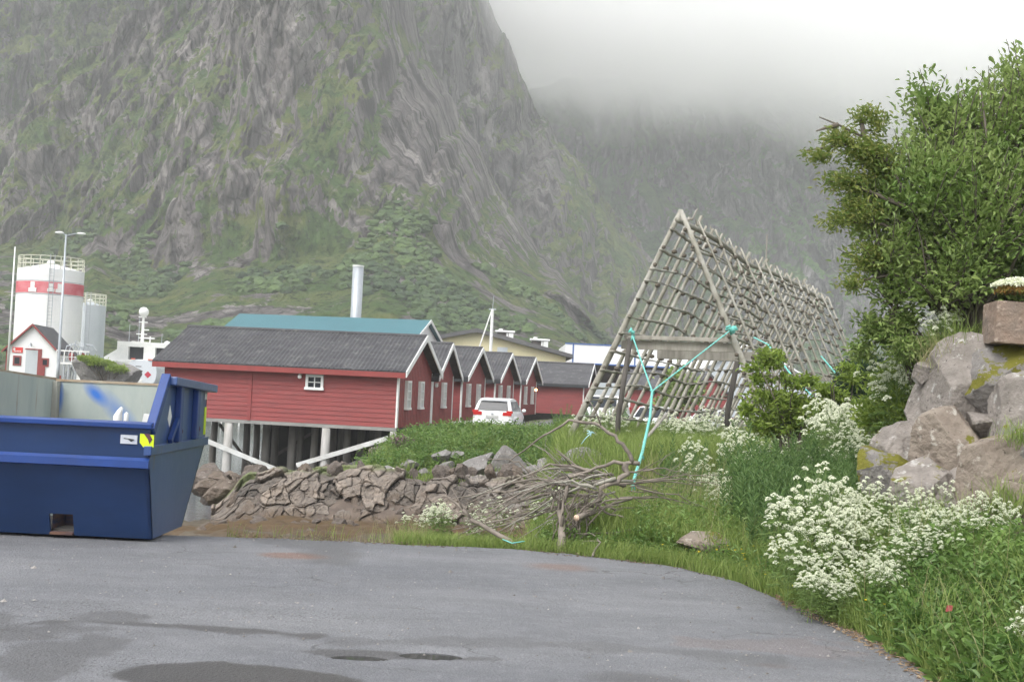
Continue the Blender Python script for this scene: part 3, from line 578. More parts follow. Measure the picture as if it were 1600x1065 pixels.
def boathouse(X, Y, L, W, zb, ze, zr, label, group, side=True, front_win=None, gable_wins=(), lamp=None, trim_mid=None, eave_mat='black', corr=True, name='boathouse', roofm=None, gable_right_boards=True):
    root = empty(name, (0, 0, 0), 0, label, 'boathouse', group); root.matrix_world = frame(X, Y, zb)
    H = ze - zb; R = zr - zb; w = MB(); ov = .38; og = .42; half = W / 2
    # body, x from -L..0, y 0..W
    w.plate([(-L, 0, 0), (-L, W, 0), (-L, W, H + .1), (-L, half, R - .08), (-L, 0, H + .1)], (L, 0, 0))
    if side: boards(w, -L, 0, .01, H, 0, -1)
    if gable_right_boards:
        n = int(W / .14)                                               # vertical boards on the gable
        for i in range(n):
            y0 = i * W / n; yc = y0 + W / n / 2; top = H + .02 + (R - H - .12) * (1 - abs(yc - half) / half); w.box((0, y0 + .006, 0), (.018 + (i % 2) * .010, y0 + W / n - .006, top))
    w.build('wall', MT['red'], root)
    r = MB(); e0 = -ov; sl = (R - H) / half; ze0 = H - sl * ov * .55
    if corr:
        corrugated(r, L + 2 * og, e0, ze0 - .03 + .06, half, R + .03, x0=-L - og); corrugated(r, L + 2 * og, W - e0, ze0 + .03, half, R + .03, x0=-L - og)
    r.plate([(-L - og, e0, ze0), (-L - og, half, R - .02), (-L - og, half, R + .03), (-L - og, e0, ze0 + .05)], (L + 2 * og, 0, 0)); r.plate([(-L - og, W - e0, ze0), (-L - og, half, R - .02), (-L - og, half, R + .03), (-L - og, W - e0, ze0 + .05)], (L + 2 * og, 0, 0))
    r.tube([(-L - og, half, R + .05), (og, half, R + .05)], .09, 8); r.build('roof', roofm or MT['roof'], root)
    for sx in ((og, 1),):                                              # white bargeboards on the visible gable
        b = MB(); x = sx[0]
        b.plate([(x, e0 - .02, ze0 - .17), (x, half, R - .17), (x, half, R + .085), (x, e0 - .02, ze0 + .085)], (.045, 0, 0)); b.plate([(x + .002, W - e0 + .02, ze0 - .17), (x + .002, W - e0 + .02, ze0 + .085), (x + .002, half, R + .085), (x + .002, half, R - .17)], (.045, 0, 0))
        b.build('bargeboard', MT['white'], root)
    f = MB(); f.box((-L - og + .02, e0 - .03, ze0 - .20), (og - .02, e0 + .01, ze0 + .02)); f.build('fascia', MT[eave_mat], root)
    MB().box((-.02, -.05, .0), (.05, .15, H - .02)).build('corner_board', MT['white'], root); MB().box((-.02, W - .10, 0), (.052, W + .035, H - .02)).build('corner_board', MT['white'], root)
    if trim_mid is not None: MB().box((trim_mid - .08, -.05, 0), (trim_mid + .08, .0, H - .15)).build('joint_board', MT['red'], root)
    if front_win: small_window(root, Matrix.Translation((front_win[0], -.02, front_win[1])), .55, .42)
    for (y, z, ww, hh) in gable_wins: small_window(root, Matrix.Translation((.03, y, z)) @ Matrix.Rotation(math.pi / 2, 4, 'Z'), ww, hh, (2, 3), .09, .13)
    if lamp:
        lb = MB(Matrix.Translation(lamp)); lb.box((-.05, -.18, -.02), (.05, 0, .02)); lb.ball((0, -.18, -.10), (.09, .09, .09), 8); lb.build('lamp', MT['white'], root)
    return root
GB = 'red boathouses in a row by the harbour'
bh1 = boathouse(-4.62, 52.8, 10.2, 6.2, -.36, 2.0, 3.52, 'nearest red boathouse standing on wooden piles over the shore', GB, front_win=(-3.55, 1.72), gable_wins=((1.5, 1.35, .5, 1.05), (3.9, 1.35, .5, 1.05)), lamp=(-4.15, -.03, 2.02), trim_mid=-6.35, eave_mat='redtrim')
bh = []
def row(Y): return (330 - 506.5 * 52.8 / Y) / 2000 * Y
bh.append(boathouse(row(59.2), 59.2, 9, 4.6, -.36, 1.95, 3.42, 'second red boathouse from the front, its gable close against the first', GB, gable_wins=((2.3, 1.35, .5, 1.05),), lamp=(.15, .5, 1.9)))
bh.append(boathouse(row(65.9), 65.9, 9, 6.6, -.36, 1.98, 3.50, 'third red boathouse from the front, left of the parked white car', GB, gable_wins=((1.6, 1.35, .5, 1.05), (4.4, 1.35, .5, 1.05)), lamp=(-.6, -.03, 1.95)))
bh.append(boathouse(row(75.6), 75.6, 9, 6.8, -.36, 1.98, 3.52, 'fourth red boathouse from the front, with a lit lamp on its gable', GB, gable_wins=((1.6, 1.35, .5, 1.05), (4.6, 1.35, .5, 1.05)), lamp=(-.6, -.03, 1.95)))
bh.append(boathouse(row(85.4), 85.4, 9, 7.2, -.36, 1.98, 3.56, 'fifth red boathouse from the front, last one showing its gable', GB, gable_wins=((1.8, 1.35, .5, 1.05), (5.0, 1.35, .5, 1.05)), lamp=(-.6, -.03, 1.95)))
bh.append(boathouse(5.55, 96.5, 9, 6.5, -.36, 1.98, 3.50, 'red boathouse standing side-on at the end of the row, plain dark roof', GB, corr=False))
lm = bpy.data.materials.new('lit_lamp'); lm.use_nodes = True; lm.node_tree.nodes['Principled BSDF'].inputs['Emission Color'].default_value = (1, .55, .2, 1); lm.node_tree.nodes['Principled BSDF'].inputs['Emission Strength'].default_value = 6
MB(Matrix.Translation((.2, 5.9, 1.75))).ball((0, 0, 0), .10, 8).build('lit_lamp', lm, bh[3])
# foundation and piles of the first house
def lp(x, y, z=0): return bh1.matrix_world @ Vector((x, y, z))
bh1_m = bh1.matrix_world
MB().box((-10.2, -.02, -.14), (.02, .12, 0)).box((-10.2, 3.0, -.16), (0, 3.2, 0)).box((-10.2, 6.0, -.16), (0, 6.2, 0)).build('sill_beam', MT['concrete'], bh1)
MB().box((-10.2, .12, -.06), (0, 6.0, -.004)).build('floor_deck', MT['darkpole'], bh1)
random.seed(4)
for iy, y in enumerate((.05, 1.9, 4.0, 6.0)):
    for ix, x in enumerate((-9.95, -7.25, -5.9, -2.95, -.12) if iy == 0 else (-9.4, -8.0, -6.4, -5.2, -3.9, -2.5, -1.2)):
        if iy == 0 and ix == 2: continue
        x += random.uniform(-.2, .2) * (iy > 0); p = bh1_m @ Vector((x, y, 0)); zt = -.16; zbm = gz(p.x, p.y) + .36 - .6
        r_ = (.19, .19, .23, .19, .15)[ix % 5] if iy == 0 else random.uniform(.13, .18)
        if iy == 0 and ix == 0: r_ = .17
        k = [Vector((x + random.uniform(-.03, .03), y, zt + (zbm - zt) * t)) for t in (0, .35, .7, 1)]
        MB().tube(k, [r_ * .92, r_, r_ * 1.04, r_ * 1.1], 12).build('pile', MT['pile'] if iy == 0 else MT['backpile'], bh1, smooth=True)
for a, b in (((-9.6, -.16, -.45), (-4.9, -.16, -2.0)), ((-4.1, -.16, -1.75), (-.25, -.16, -.42))): MB().bar(a, b, .05, .19).build('brace', MT['brace'], bh1)
for a, b in (((-8.4, 1.9, -.3), (-6.7, 1.9, -2.2)), ((-7.0, 4.0, -2.0), (-4.9, 4.0, -.6))): MB().bar(a, b, .06, .13).build('brace', MT['darkpole'], bh1)

# ---------------------------------------------------------------- buildings further back
def gabled(name, label, cat, base, rz, L, W, H, R, wallm, roofm, ov=.3, group=None):
    """x = along ridge 0..L, y = 0..W, root at base"""
    root = empty(name, (0, 0, 0), 0, label, cat, group); root.matrix_world = Matrix.Translation(base) @ Matrix.Rotation(rz, 4, 'Z'); h = W / 2
    MB().plate([(0, 0, 0), (0, W, 0), (0, W, H), (0, h, R), (0, 0, H)], (L, 0, 0)).build('wall', wallm, root)
    sl = (R - H) / h; r = MB()
    for s in (0, 1):
        y0 = -ov if s == 0 else W + ov; r.plate([(-ov, y0, H - sl * ov + .02), (-ov, h, R + .02), (-ov, h, R + .22), (-ov, y0, H - sl * ov + .2)], (L + 2 * ov, 0, 0))
    r.build('roof', roofm, root); return root
# teal roofed shed
p0 = at(672, 500, 100); p1 = at(375, 487, 104)
d = (p0 - p1); rz = math.atan2(d.y, d.x); L = d.length - .6; W = 8.0
nrm = Vector((math.sin(rz), -math.cos(rz), 0)); b0 = p1 + nrm * (W / 2); 
t = gabled('warehouse', 'long warehouse with teal roof and white gable behind the red boathouses', 'warehouse', (b0.x + .3, b0.y, -.3), rz, L, W, p0.z - 2.0 + .3, p0.z + .08, MT['whitewall'], MT['teal'], .35)
for s in (-1, 1): MB().plate([(L + .36, W / 2 + s * 4.4, p0.z - 2.25 + .25), (L + .36, W / 2, p0.z + .1), (L + .36, W / 2, p0.z + .34), (L + .36, W / 2 + s * 4.4, p0.z - 2.0 + .25)], (.05, 0, 0)).build('bargeboard', MT['white'], t)
MB().box((L, 3.7, 5.0), (L + .05, 4.3, 5.25)).build('vent', MT['steel'], t)
c = at(556, 492, 116); ct = at(560.5, 415, 116)
ch = empty('chimney', (c.x, c.y, 0), 0, 'tall pale steel chimney rising behind the teal roof', 'chimney'); ch_h = ct.z
MB().tube([(0, 0, 0), (0, 0, ch_h)], .50, 24).build('flue', MT['steel'], ch, smooth=True); MB().tube([(0, 0, ch_h - .12), (0, 0, ch_h + .02)], .53, 24).build('rim', MT['white'], ch)
# yellow warehouse, gable towards us
Yb = 112; a0 = at(640, 540, Yb); ap = at(745, 519, Yb); a1 = at(884, 557, Yb)
yw = empty('warehouse', (a0.x, Yb, -.3), 0, 'pale yellow warehouse with a broad dark grey roof', 'warehouse'); q0 = 0; qa = ap.x - a0.x; q1 = a1.x - a0.x; ze_, zp = at(640, 562, Yb).z, ap.z + .3; z1 = at(880, 556, Yb).z + .3 - 0
xr = at(878, 557, Yb).x - a0.x; zl = zp - (zp - z1) * qa / (xr - qa) * 1.0; zend = zp + (z1 - zp) * (q1 - qa) / (xr - qa)
MB().plate([(0, 0, 0), (0, 0, zl), (qa, 0, zp), (q1, 0, zend), (q1, 0, 0)], (0, 22, 0)).build('wall', MT['yellow'], yw)
r = MB(); r.plate([(-.8, -.6, zl - .17), (qa, -.6, zp), (qa, -.6, zp + .34), (-.8, -.6, zl + .17)], (0, 24, 0)); r.plate([(qa, -.6, zp), (q1 + .6, -.6, zend - .1), (q1 + .6, -.6, zend + .24), (qa, -.6, zp + .34)], (0, 24, 0)); r.build('roof', mat('dark_roof', (.075, .075, .08), (.11, .11, .11), (.6, .6, .6), .75), yw)
MB().box((qa - 3.2, -.10, zp - 1.7), (qa - 3.1, 0, zp - .35)).build('downpipe', MT['white'], yw)
wb = at(785, 546, Yb).x - a0.x; MB().box((wb - .45, -.06, zp - 1.9), (wb + .45, -.0, zp - 1.2)).build('window', MT['greywall'], yw)
for px, py, lab in ((788, 519, 'white rooftop fan unit on a dark base, nearer the ridge of the dark roof'), (842, 532, 'white rooftop fan unit on a dark base, lower on the dark roof slope')):
    p = at(px, py, 116); u = empty('fan_unit', (p.x, p.y, p.z - 1.0), .1, lab, 'fan unit', 'rooftop fan units')
    MB().box((-.65, -.5, 0), (.65, .5, .95)).build('base', MT['darkpole'], u, bevel=.03)
    m_ = MB(); m_.box((-.7, -.6, .95), (.75, .55, 1.15)); m_.box((.35, -.62, .35), (.78, .5, .95)); m_.tube([(-.9, -.62, 1.05), (.9, -.62, 1.05)], .09, 8); m_.box((-.5, -.5, 1.15), (-.2, .3, 1.3)); m_.box((.15, -.55, .5), (.3, -.5, .95)); m_.build('cowl', MT['white'], u)
# white hall with blue trim
Yh = 128; hl = at(884, 537, Yh); hr = at(1128, 548, Yh); zt = hl.z; base = -.3; zf = at(900, 566, Yh).z; zo = at(930, 597, Yh).z
hall = empty('industrial_hall', (hl.x, Yh, base), 0, 'long white industrial hall with thin blue edging and a dark open bay', 'industrial hall'); Wd = hr.x - hl.x + 1.0
MB().box((0, 0, zf - base), (Wd, 18, zt - base)).build('fascia_wall', MT['whitewall'], hall)
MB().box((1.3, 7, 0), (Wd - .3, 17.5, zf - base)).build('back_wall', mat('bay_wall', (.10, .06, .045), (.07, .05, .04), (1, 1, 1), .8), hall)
MB().box((0, 0.02, 0), (1.2, 17, zf - base)).build('side_wall', MT['whitewall'], hall)
MB().box((1.2, .2, 0), (7.2, .4, zo - base)).build('cladding', MT['greywall'], hall)
tr = MB()
tr.box((-.05, -.06, zt - base), (Wd + .05, .1, zt - base + .12)); tr.box((1.2, -.06, zf - base - .14), (Wd, .1, zf - base))
for x in (.7, 6.9, 12.7, Wd - .1): tr.box((x, -.06, zf - base), (x + .14, 0, zt - base))
tr.build('edging', MT['bluetrim'], hall)
for x in (7.3, 12.7, Wd - .35): MB().box((x, .1, 0), (x + .25, .35, zf - base)).build('post', MT['darkpole'], hall)
# pale grey gabled store at the right end, and red sheds seen through the rack
Y2 = 118; l2 = at(1090, 590, Y2); r2 = at(1275, 600, Y2); tp = at(1185, 535, Y2)
g2 = empty('storehouse', (l2.x, Y2, -.3), 0, 'pale grey metal storehouse seen through the lower part of the rack', 'storehouse'); xw = r2.x - l2.x
MB().plate([(0, 0, 0), (0, 0, l2.z + .9), (xw * .45, 0, tp.z), (xw, 0, l2.z + .2), (xw, 0, 0)], (0, 14, 0)).build('wall', MT['greywall'], g2)
MB().plate([(-.3, -.3, l2.z + .8), (xw * .45, -.3, tp.z), (xw * .45, -.3, tp.z + .15), (-.3, -.3, l2.z + .95)], (0, 14.6, 0)).plate([(xw * .45, -.3, tp.z), (xw + .3, -.3, l2.z + .1), (xw + .3, -.3, l2.z + .25), (xw * .45, -.3, tp.z + .15)], (0, 14.6, 0)).build('roof', MT['whitewall'], g2)
for k in range(9): MB().box((xw * .56, -.05, .5 + k * .22), (xw * .74, 0, .6 + k * .22)).build('louvre', MT['white'], g2)
def red_shed(pxl, pxr, pye, pyr, Y, label, Wd=7, roofm=None):
    a = at(pxl, pye, Y); b = at(pxr, pye, Y); rz_ = 0; root = gabled('shed', label, 'shed', (a.x, Y, -.35), 0, b.x - a.x, Wd, a.z + .35, at(pxl, pyr, Y + Wd / 2).z + .3, MT['red'], roofm or MT['roof'], .3, 'red sheds behind the fish rack')
    MB().box((-.02, -.05, 0), (.16, -.0, a.z + .2)).build('corner_board', MT['white'], root); return root
red_shed(982, 1042, 606, 580, 88, 'small red shed with dark roof, seen through the left side of the rack')
g3 = gabled('shed', 'red gable-fronted shed seen through the middle of the rack', 'shed', (at(1140, 640, 92).x, 92, -.35), math.pi / 2, 9, at(1140, 640, 92).x - at(1072, 640, 92).x, 1.85, 3.35, MT['red'], MT['roof'], .3, 'red sheds behind the fish rack')

# ---------------------------------------------------------------- left harbour side
def tank(px0, px1, pyt, Y, label, band, pyr):
    a, b = at(px0, pyt, Y), at(px1, pyt, Y); k_ = (b.x - a.x) / 2 / Y; r_ = (b.x - a.x) / 2 * (1 + k_); cx = (a.x + b.x) / 2 * (1 + r_ / Y); zt_ = (a.z + b.z) / 2; zb_ = .15
    o = empty('storage_tank', (cx, Y + r_, zb_), 0, label, 'storage tank', 'storage tanks at the quay'); h = zt_ - zb_; cyY = 0
    shell = MB(); prof = [(r_ * 1.02, 0), (r_, h)]
    n = 64; shell.tube([(0, 0, 0), (0, 0, h)], [r_, r_], n); shell.tube([(0, 0, h), (0, 0, h + r_ * .22)], [r_, .2], n, cap=False); shell.build('shell', MT['whitewall'] if band else MT['greywall'], o, smooth=False)
    for zz in np.linspace(h * .1, h * .93, 5 if band else 4): MB().tube([(0, 0, zz), (0, 0, zz + .06)], r_ + .02, n).build('seam', MT['white'] if band else MT['greywall'], o)
    rl = MB(); rh = 1.25
    for k in range(20):
        a_ = 2 * math.pi * k / 20; x, y = r_ * .98 * math.cos(a_), r_ * .98 * math.sin(a_); rl.tube([(x, y, h - .1), (x, y, h + rh)], .055, 5)
    for zz in (.45, .85, rh): rl.tube([(r_ * .98 * math.cos(t_), r_ * .98 * math.sin(t_), h + zz) for t_ in np.linspace(0, 2 * math.pi, 41)], .05, 5)
    rl.build('railing', mat('rail_paint', (.62, .62, .52), (.45, .45, .36), (3, 3, 3), .6), o)
    if band:
        z0 = at(80, 487, Y).z - zb_; z1_ = at(80, 466, Y).z - zb_; z0, z1_ = z0 - z0 + (at(80, 458, Y).z - zb_), (at(80, 440, Y).z - zb_)
        MB().tube([(0, 0, z0), (0, 0, z1_)], r_ + .025, n).build('stripe', mat('faded_red', (.50, .06, .09), (.62, .22, .24), (.5, .5, .8), .6), o)
        for ax, sc in ((-1.75, 1.0), (-1.2, .8), (-.95, .9)):
            x = r_ * math.cos(ax); y = r_ * math.sin(ax); M_ = Matrix.Translation((x * 1.012, y * 1.012, (z0 + z1_) / 2)) @ Matrix.Rotation(ax + math.pi / 2, 4, 'Z'); e = MB(M_)
            e.box((-.22 * sc, -.04, -.12), (.22 * sc, .03, .5 * sc)); e.box((-.42 * sc, -.041, -.5 * sc), (.42 * sc, .03, -.10)); e.build('emblem', MT['white'], o)
        e2 = MB(); 
        for s_ in (z0 - .12, z1_ + .06): e2.tube([(0, 0, s_), (0, 0, s_ + .06)], r_ + .03, n)
        e2.build('band_line', MT['steel'], o)
    la = -1.2 if band else -1.35; x, y = (r_ + .15) * math.cos(la), (r_ + .15) * math.sin(la); ld = MB()
    for s_ in (-.22, .22): ld.tube([(x + s_, y, 0), (x + s_, y, h + 1.4)], .035, 5)
    for k in range(int(h / .35)): ld.tube([(x - .22, y, .3 + k * .35), (x + .22, y, .3 + k * .35)], .02, 4)
    ld.build('ladder', MT['steel'], o)
    MB().ball((0, -.2, h + r_ * .22), (.45, .45, .35), 8).build('vent_cap', MT['white'], o); return o
tank(30.5, 130, 419, 126, 'large white storage tank with a faded red band and a rail on top', True, 402)
tank(117, 165, 476, 140, 'smaller pale grey storage tank standing behind the banded one', False, 462)
# white house with red trim
Y3 = 100; e0 = at(11, 543, Y3); e1 = at(90, 549, Y3); apx = at(53, 506, Y3)
h = empty('quay_house', (e0.x, Y3, .15), 0, 'small white quay house with red trim and a red sign', 'house'); wd = e1.x - e0.x; eh = (e0.z + e1.z) / 2 - .15; rh = apx.z - .15 - .1; Ld = 9
MB().plate([(0, 0, 0), (0, 0, eh), (wd / 2, 0, rh), (wd, 0, eh), (wd, 0, 0)], (-1.6, Ld, 0)).build('wall', MT['whitewall'], h)
sl = (rh - eh) / (wd / 2); r = MB()
r.plate([(-.25, -.25, eh - sl * .25), (wd / 2, -.25, rh), (wd / 2, -.25, rh + .1), (-.25, -.25, eh - sl * .25 + .1)], (-1.6, Ld, 0)); r.plate([(wd / 2, -.25, rh), (wd + .3, -.25, eh - sl * .3), (wd + .3, -.25, eh - sl * .3 + .1), (wd / 2, -.25, rh + .1)], (-1.6, Ld, 0)); r.build('roof', MT['roof'], h)
b = MB(); b.plate([(-.3, -.3, eh - sl * .3 - .05), (wd / 2, -.3, rh - .05), (wd / 2, -.3, rh + .13), (-.3, -.3, eh - sl * .3 + .13)], (0, .05, 0)); b.plate([(wd / 2, -.302, rh - .05), (wd + .35, -.302, eh - sl * .35 - .05), (wd + .35, -.302, eh - sl * .35 + .13), (wd / 2, -.302, rh + .13)], (0, .05, 0)); b.build('bargeboard', MT['redtrim'], h)
MB().box((-.03, -.04, 0), (.1, .0, eh - .1)).build('corner_board', MT['redtrim'], h)
def hx(px, py): p = at(px, py, Y3); return p.x - e0.x, p.z - .15
x0, z1_ = hx(41, 546); x1, _ = hx(60, 546)
MB().box((x0, -.03, 0), (x1, .0, z1_)).build('door', MT['greywall'], h)
x2, _ = hx(66, 546); MB().box((x1, -.05, 0), (x2, -.005, z1_)).box((x0 - .06, -.05, z1_), (x2, -.005, z1_ + .1)).build('door_frame', MT['redtrim'], h)
MB().box((x2 - .1, -.08, 0), (x2 + .32, -.035, 1.3)).build('red_cupboard', MT['redtrim'], h)
def hwin(pa, pb, nm='window'):
    (xa, za), (xb, zb_) = hx(*pa), hx(*pb); f = MB().box((xa, -.06, zb_), (xb, -.0, za)).build(nm, MT['redtrim'], h); k = .13; MB().box((xa + k, -.075, zb_ + k), (xb - k, -.06, za - k)).build('pane', MT['glass'], f); return f
hwin((21, 555), (33, 571)); hwin((65, 559), (76, 573))
(xa, za), (xb, zb_) = hx(20, 542), hx(35.5, 551); sg_ = MB().box((xa, -.06, zb_), (xb, .0, za)).build('sign', mat('sign_red', (.62, .04, .03), None, rough=.5), h)
mk = MB(); mk.tube([(xa + .15, -.062, za - .15), (xa + .15, -.075, za - .15)], .09, 10)
for i in range(5): mk.box((xa + .12 + i * .12, -.075, zb_ + .07), (xa + .20 + i * .12, -.06, zb_ + .15))
mk.build('sign_marks', MT['white'], sg_)
lb = MB(); xl, zl_ = hx(50, 539); lb.tube([(xl, 0, zl_), (xl, -.25, zl_ + .15), (xl, -.4, zl_ + .05)], .03, 5); lb.tube([(xl, -.4, zl_ + .06), (xl, -.4, zl_ - .1)], [.05, .16], 10); lb.build('wall_lamp', MT['steel'], h)
# flagpole, double street lamp
p = at(13, 560, 97); q = at(16, 387, 97)
fp = MB().tube([(0, 0, 0), (0, 0, q.z)], [.10, .05], 10).build('flagpole', MT['white'], smooth=True); fp.location = (p.x, p.y, .1); tag(fp, 'slim white flagpole without a flag by the quay house', 'flagpole')
p = at(90, 590, 92); q = at(101, 366, 92)
sl_ = empty('street_lamp', (p.x, p.y, .1), 0, 'tall double-headed grey street lamp in front of the banded tank', 'street lamp'); hh = q.z - .1
MB().tube([(0, 0, 0), (0, 0, 1.2), (0, 0, hh)], [.14, .11, .06], 10).build('pole', MT['steel'], sl_, smooth=True)
for s_, dx in ((-1, -.35), (1, .95)):
    ar = MB().tube([(0, 0, hh - .1), (dx * .6, 0, hh + .06), (dx, 0, hh + .1)], .035, 6).build('arm', MT['steel'], sl_); M_ = Matrix.Translation((dx, 0, hh + .1))
    MB(M_).ball((.14 * s_, 0, 0), (.34, .16, .10), 10).build('lamp_head', MT['white'], ar, smooth=True)
# gantry with red hose
Y4 = 94; ga = at(89, 600, Y4); 
gt = empty('loading_gantry', (ga.x, Y4, .15), 0, 'white-railed steel loading gantry with pipes and a red hose reel', 'gantry'); gx = lambda px: at(px, 570, Y4).x - ga.x; gzz = lambda py: at(110, py, Y4).z - .15
f = MB()
for px in (92, 100, 107, 118, 125): f.box((gx(px) - .05, 0, -.1), (gx(px) + .05, .1, gzz(568)))
f.build('column', MT['steel'], gt); f = MB(); f.box((gx(88), -.1, gzz(569)), (gx(133), 1.5, gzz(566))); f.box((gx(88), -.12, gzz(549)), (gx(139), -.02, gzz(547)))
for px in (88, 100, 112, 124, 133): f.box((gx(px) - .035, -.1, gzz(567)), (gx(px) + .035, -.03, gzz(548)))
f.box((gx(88), -.1, gzz(558)), (gx(133), -.05, gzz(557))); f.build('railing', MT['white'], gt)
MB().ball((gx(108), .4, gzz(557)), (.22, .2, .35), 10).build('hose_reel', MT['redtrim'], gt)
MB().bar((gx(126), .2, gzz(564)), (gx(131), .2, gzz(552)), .1, .5).build('red_panel', MT['redtrim'], gt)
pp = MB()
random.seed(8)
for k in range(9):
    x = gx(95 + k * 3.6); pp.tube([(x, .5 + .1 * (k % 3), -.1), (x + .1, .5, gzz(585 - (k % 4) * 4)), (x + .3, .5, gzz(583 - (k % 3) * 4))], .05, 6)
for k in range(5):
    x = gx(92 + k * 7); pp.tube([(x, .6, gzz(565)), (x + .3, .6, gzz(540 - k % 3 * 4)), (x + .9, .6, gzz(538)), (x + 1.2, .6, gzz(546))], .045, 6)
pp.build('pipework', MT['steel'], gt); MB().box((gx(123), -.3, .2), (gx(130), .2, gzz(583))).build('cabinet', MT['white'], gt); MB().box((gx(92), -.3, .2), (gx(96), .1, gzz(587))).build('pump', mat('pink_red', (.6, .12, .12), None), gt)
# white ship behind the quay
Y5 = 146; s0 = at(183, 542, Y5); s1 = at(300, 546, Y5); sx0 = at(163, 556, Y5)
sh = empty('ship', (s0.x, Y5, -3), 0, 'white ship moored behind the quay, with radar mast', 'ship'); Z = lambda py, px=220: at(px, py, Y5).z + 3; Xs = lambda px: at(px, 555, Y5).x - s0.x
MB().plate([(Xs(160), -1, 0), (Xs(160), -1, Z(566)), (Xs(330), -1, Z(566)), (Xs(330), -1, 0)], (0, 9, 0)).build('hull', MT['white'], sh)
w_ = MB(); w_.box((0, 0, Z(542)), (Xs(300), 7, Z(541) + .5)); w_.box((0, .0, Z(575)), (Xs(200), 7, Z(542))); w_.box((Xs(224), 0, Z(575)), (Xs(242), 7, Z(542))); w_.box((Xs(262), 0, Z(575)), (Xs(300), 7, Z(542))); w_.box((Xs(200), 0, Z(575)), (Xs(224), 7, Z(562))); w_.box((Xs(242), 0, Z(575)), (Xs(262), 7, Z(562)))
w_.plate([(Xs(162), .1, Z(560)), (Xs(183), .1, Z(546)), (Xs(183), .1, Z(575)), (Xs(162), .1, Z(575))], (0, 6, 0)); w_.build('superstructure', MT['white'], sh)
MB().box((Xs(200), .6, Z(562)), (Xs(262), .7, Z(542))).build('bridge_window', MT['glass'], sh)
ms = MB(); xm = Xs(213); ms.tube([(xm, 2, Z(541)), (xm, 2, Z(495))], [.22, .13], 8)
for py, a_, b_ in ((502, -.5, .5), (494, -.55, .35), (521, -.7, .5), (527, -.4, 1.4), (534, -.6, .9), (514, -.1, .7)): ms.bar((xm + a_, 2, Z(py)), (xm + b_, 2, Z(py)), .25, .12)
ms.box((xm + .2, 1.8, Z(540)), (xm + 1.2, 2.3, Z(534))); ms.tube([(xm + .9, 2, Z(536)), (xm + .9, 2, Z(524))], .07, 5); ms.build('mast', MT['white'], sh)
MB().ball((xm, 2, Z(486)), (.58, .58, .58), 14).build('radar_dome', MT['white'], sh, smooth=True)
for px, py in ((253, 536), (268, 533)): MB().ball((Xs(px), 2, Z(py)), .45, 10).build('dome', MT['white'], sh, smooth=True)
rc = MB(); rc.bar((Xs(188), 1, Z(541)), (Xs(204), 1, Z(535)), .9, .3); rc.bar((Xs(204), 1, Z(535)), (Xs(218), 1, Z(541)), .9, .3); rc.build('deck_cover', MT['white'], sh)
for px, pt, nm in ((207, 478, 1), (192, 505, 1), (244, 520, 1)): MB().tube([(Xs(px), 2, Z(541)), (Xs(px), 2, Z(pt, px))], [.05, .03], 5).build('aerial', MT['steel'], sh)
# tank lorry seen from behind
Y6 = 112; tp_ = at(205, 562, Y6); tb = at(240, 562, Y6)
tl = empty('tank_lorry', ((tp_.x + tb.x) / 2, Y6, .15), 0, 'pale grey tank lorry seen from behind, parked before the white ship', 'lorry'); rr = 1.3; zc = at(222, 582, Y6).z - .15
ov_ = [(math.copysign(abs(math.cos(t_)) ** .6, math.cos(t_)) * rr, 0, zc + math.copysign(abs(math.sin(t_)) ** .7, math.sin(t_)) * 1.15) for t_ in np.linspace(0, 2 * math.pi, 32, endpoint=False)]
MB().plate(ov_, (0, 7, 0)).build('tank', mat('tank_grey', (.60, .64, .68), None, rough=.35), tl, bevel=.05)
MB().box((-1.2, -.2, zc - 1.5), (1.2, 7, zc - 1.2)).build('chassis', MT['darkpole'], tl); 
for x in (-1.0, .7): MB().tube([(x, .6, .5), (x + .35, .6, .5)], .5, 14).build('wheel', MT['tyre'], tl)
MB().plate([(.55, -.02, zc + .15), (.85, -.02, zc - .15), (.55, -.02, zc - .45), (.25, -.02, zc - .15)], (0, .015, 0)).build('hazard_diamond', mat('hazard', (.45, .03, .06), None), tl)
MB().box((-.75, -.06, zc - 1.15), (.1, -.01, zc - .6)).build('rear_locker', MT['white'], tl); bb = MB()
for k, (a_, w2) in enumerate(((.5, .5), (.12, .62), (-.15, .62), (-.35, .5))): bb.box((-.55, -.02, zc + a_), (-.55 + w2, -.005, zc + a_ + .07))
bb.build('lettering', MT['darkpole'], tl); MB().box((-.95, -.1, zc + 1.12), (-.65, .1, zc + 1.22)).box((.5, -.1, zc + 1.12), (.9, .1, zc + 1.22)).build('marker_lamp', mat('orange_lamp', (.7, .15, .08), None), tl)
MB().box((-1.0, -.4, zc - 1.25), (-.8, -.1, zc - .5)).build('hose_box', MT['darkpole'], tl)
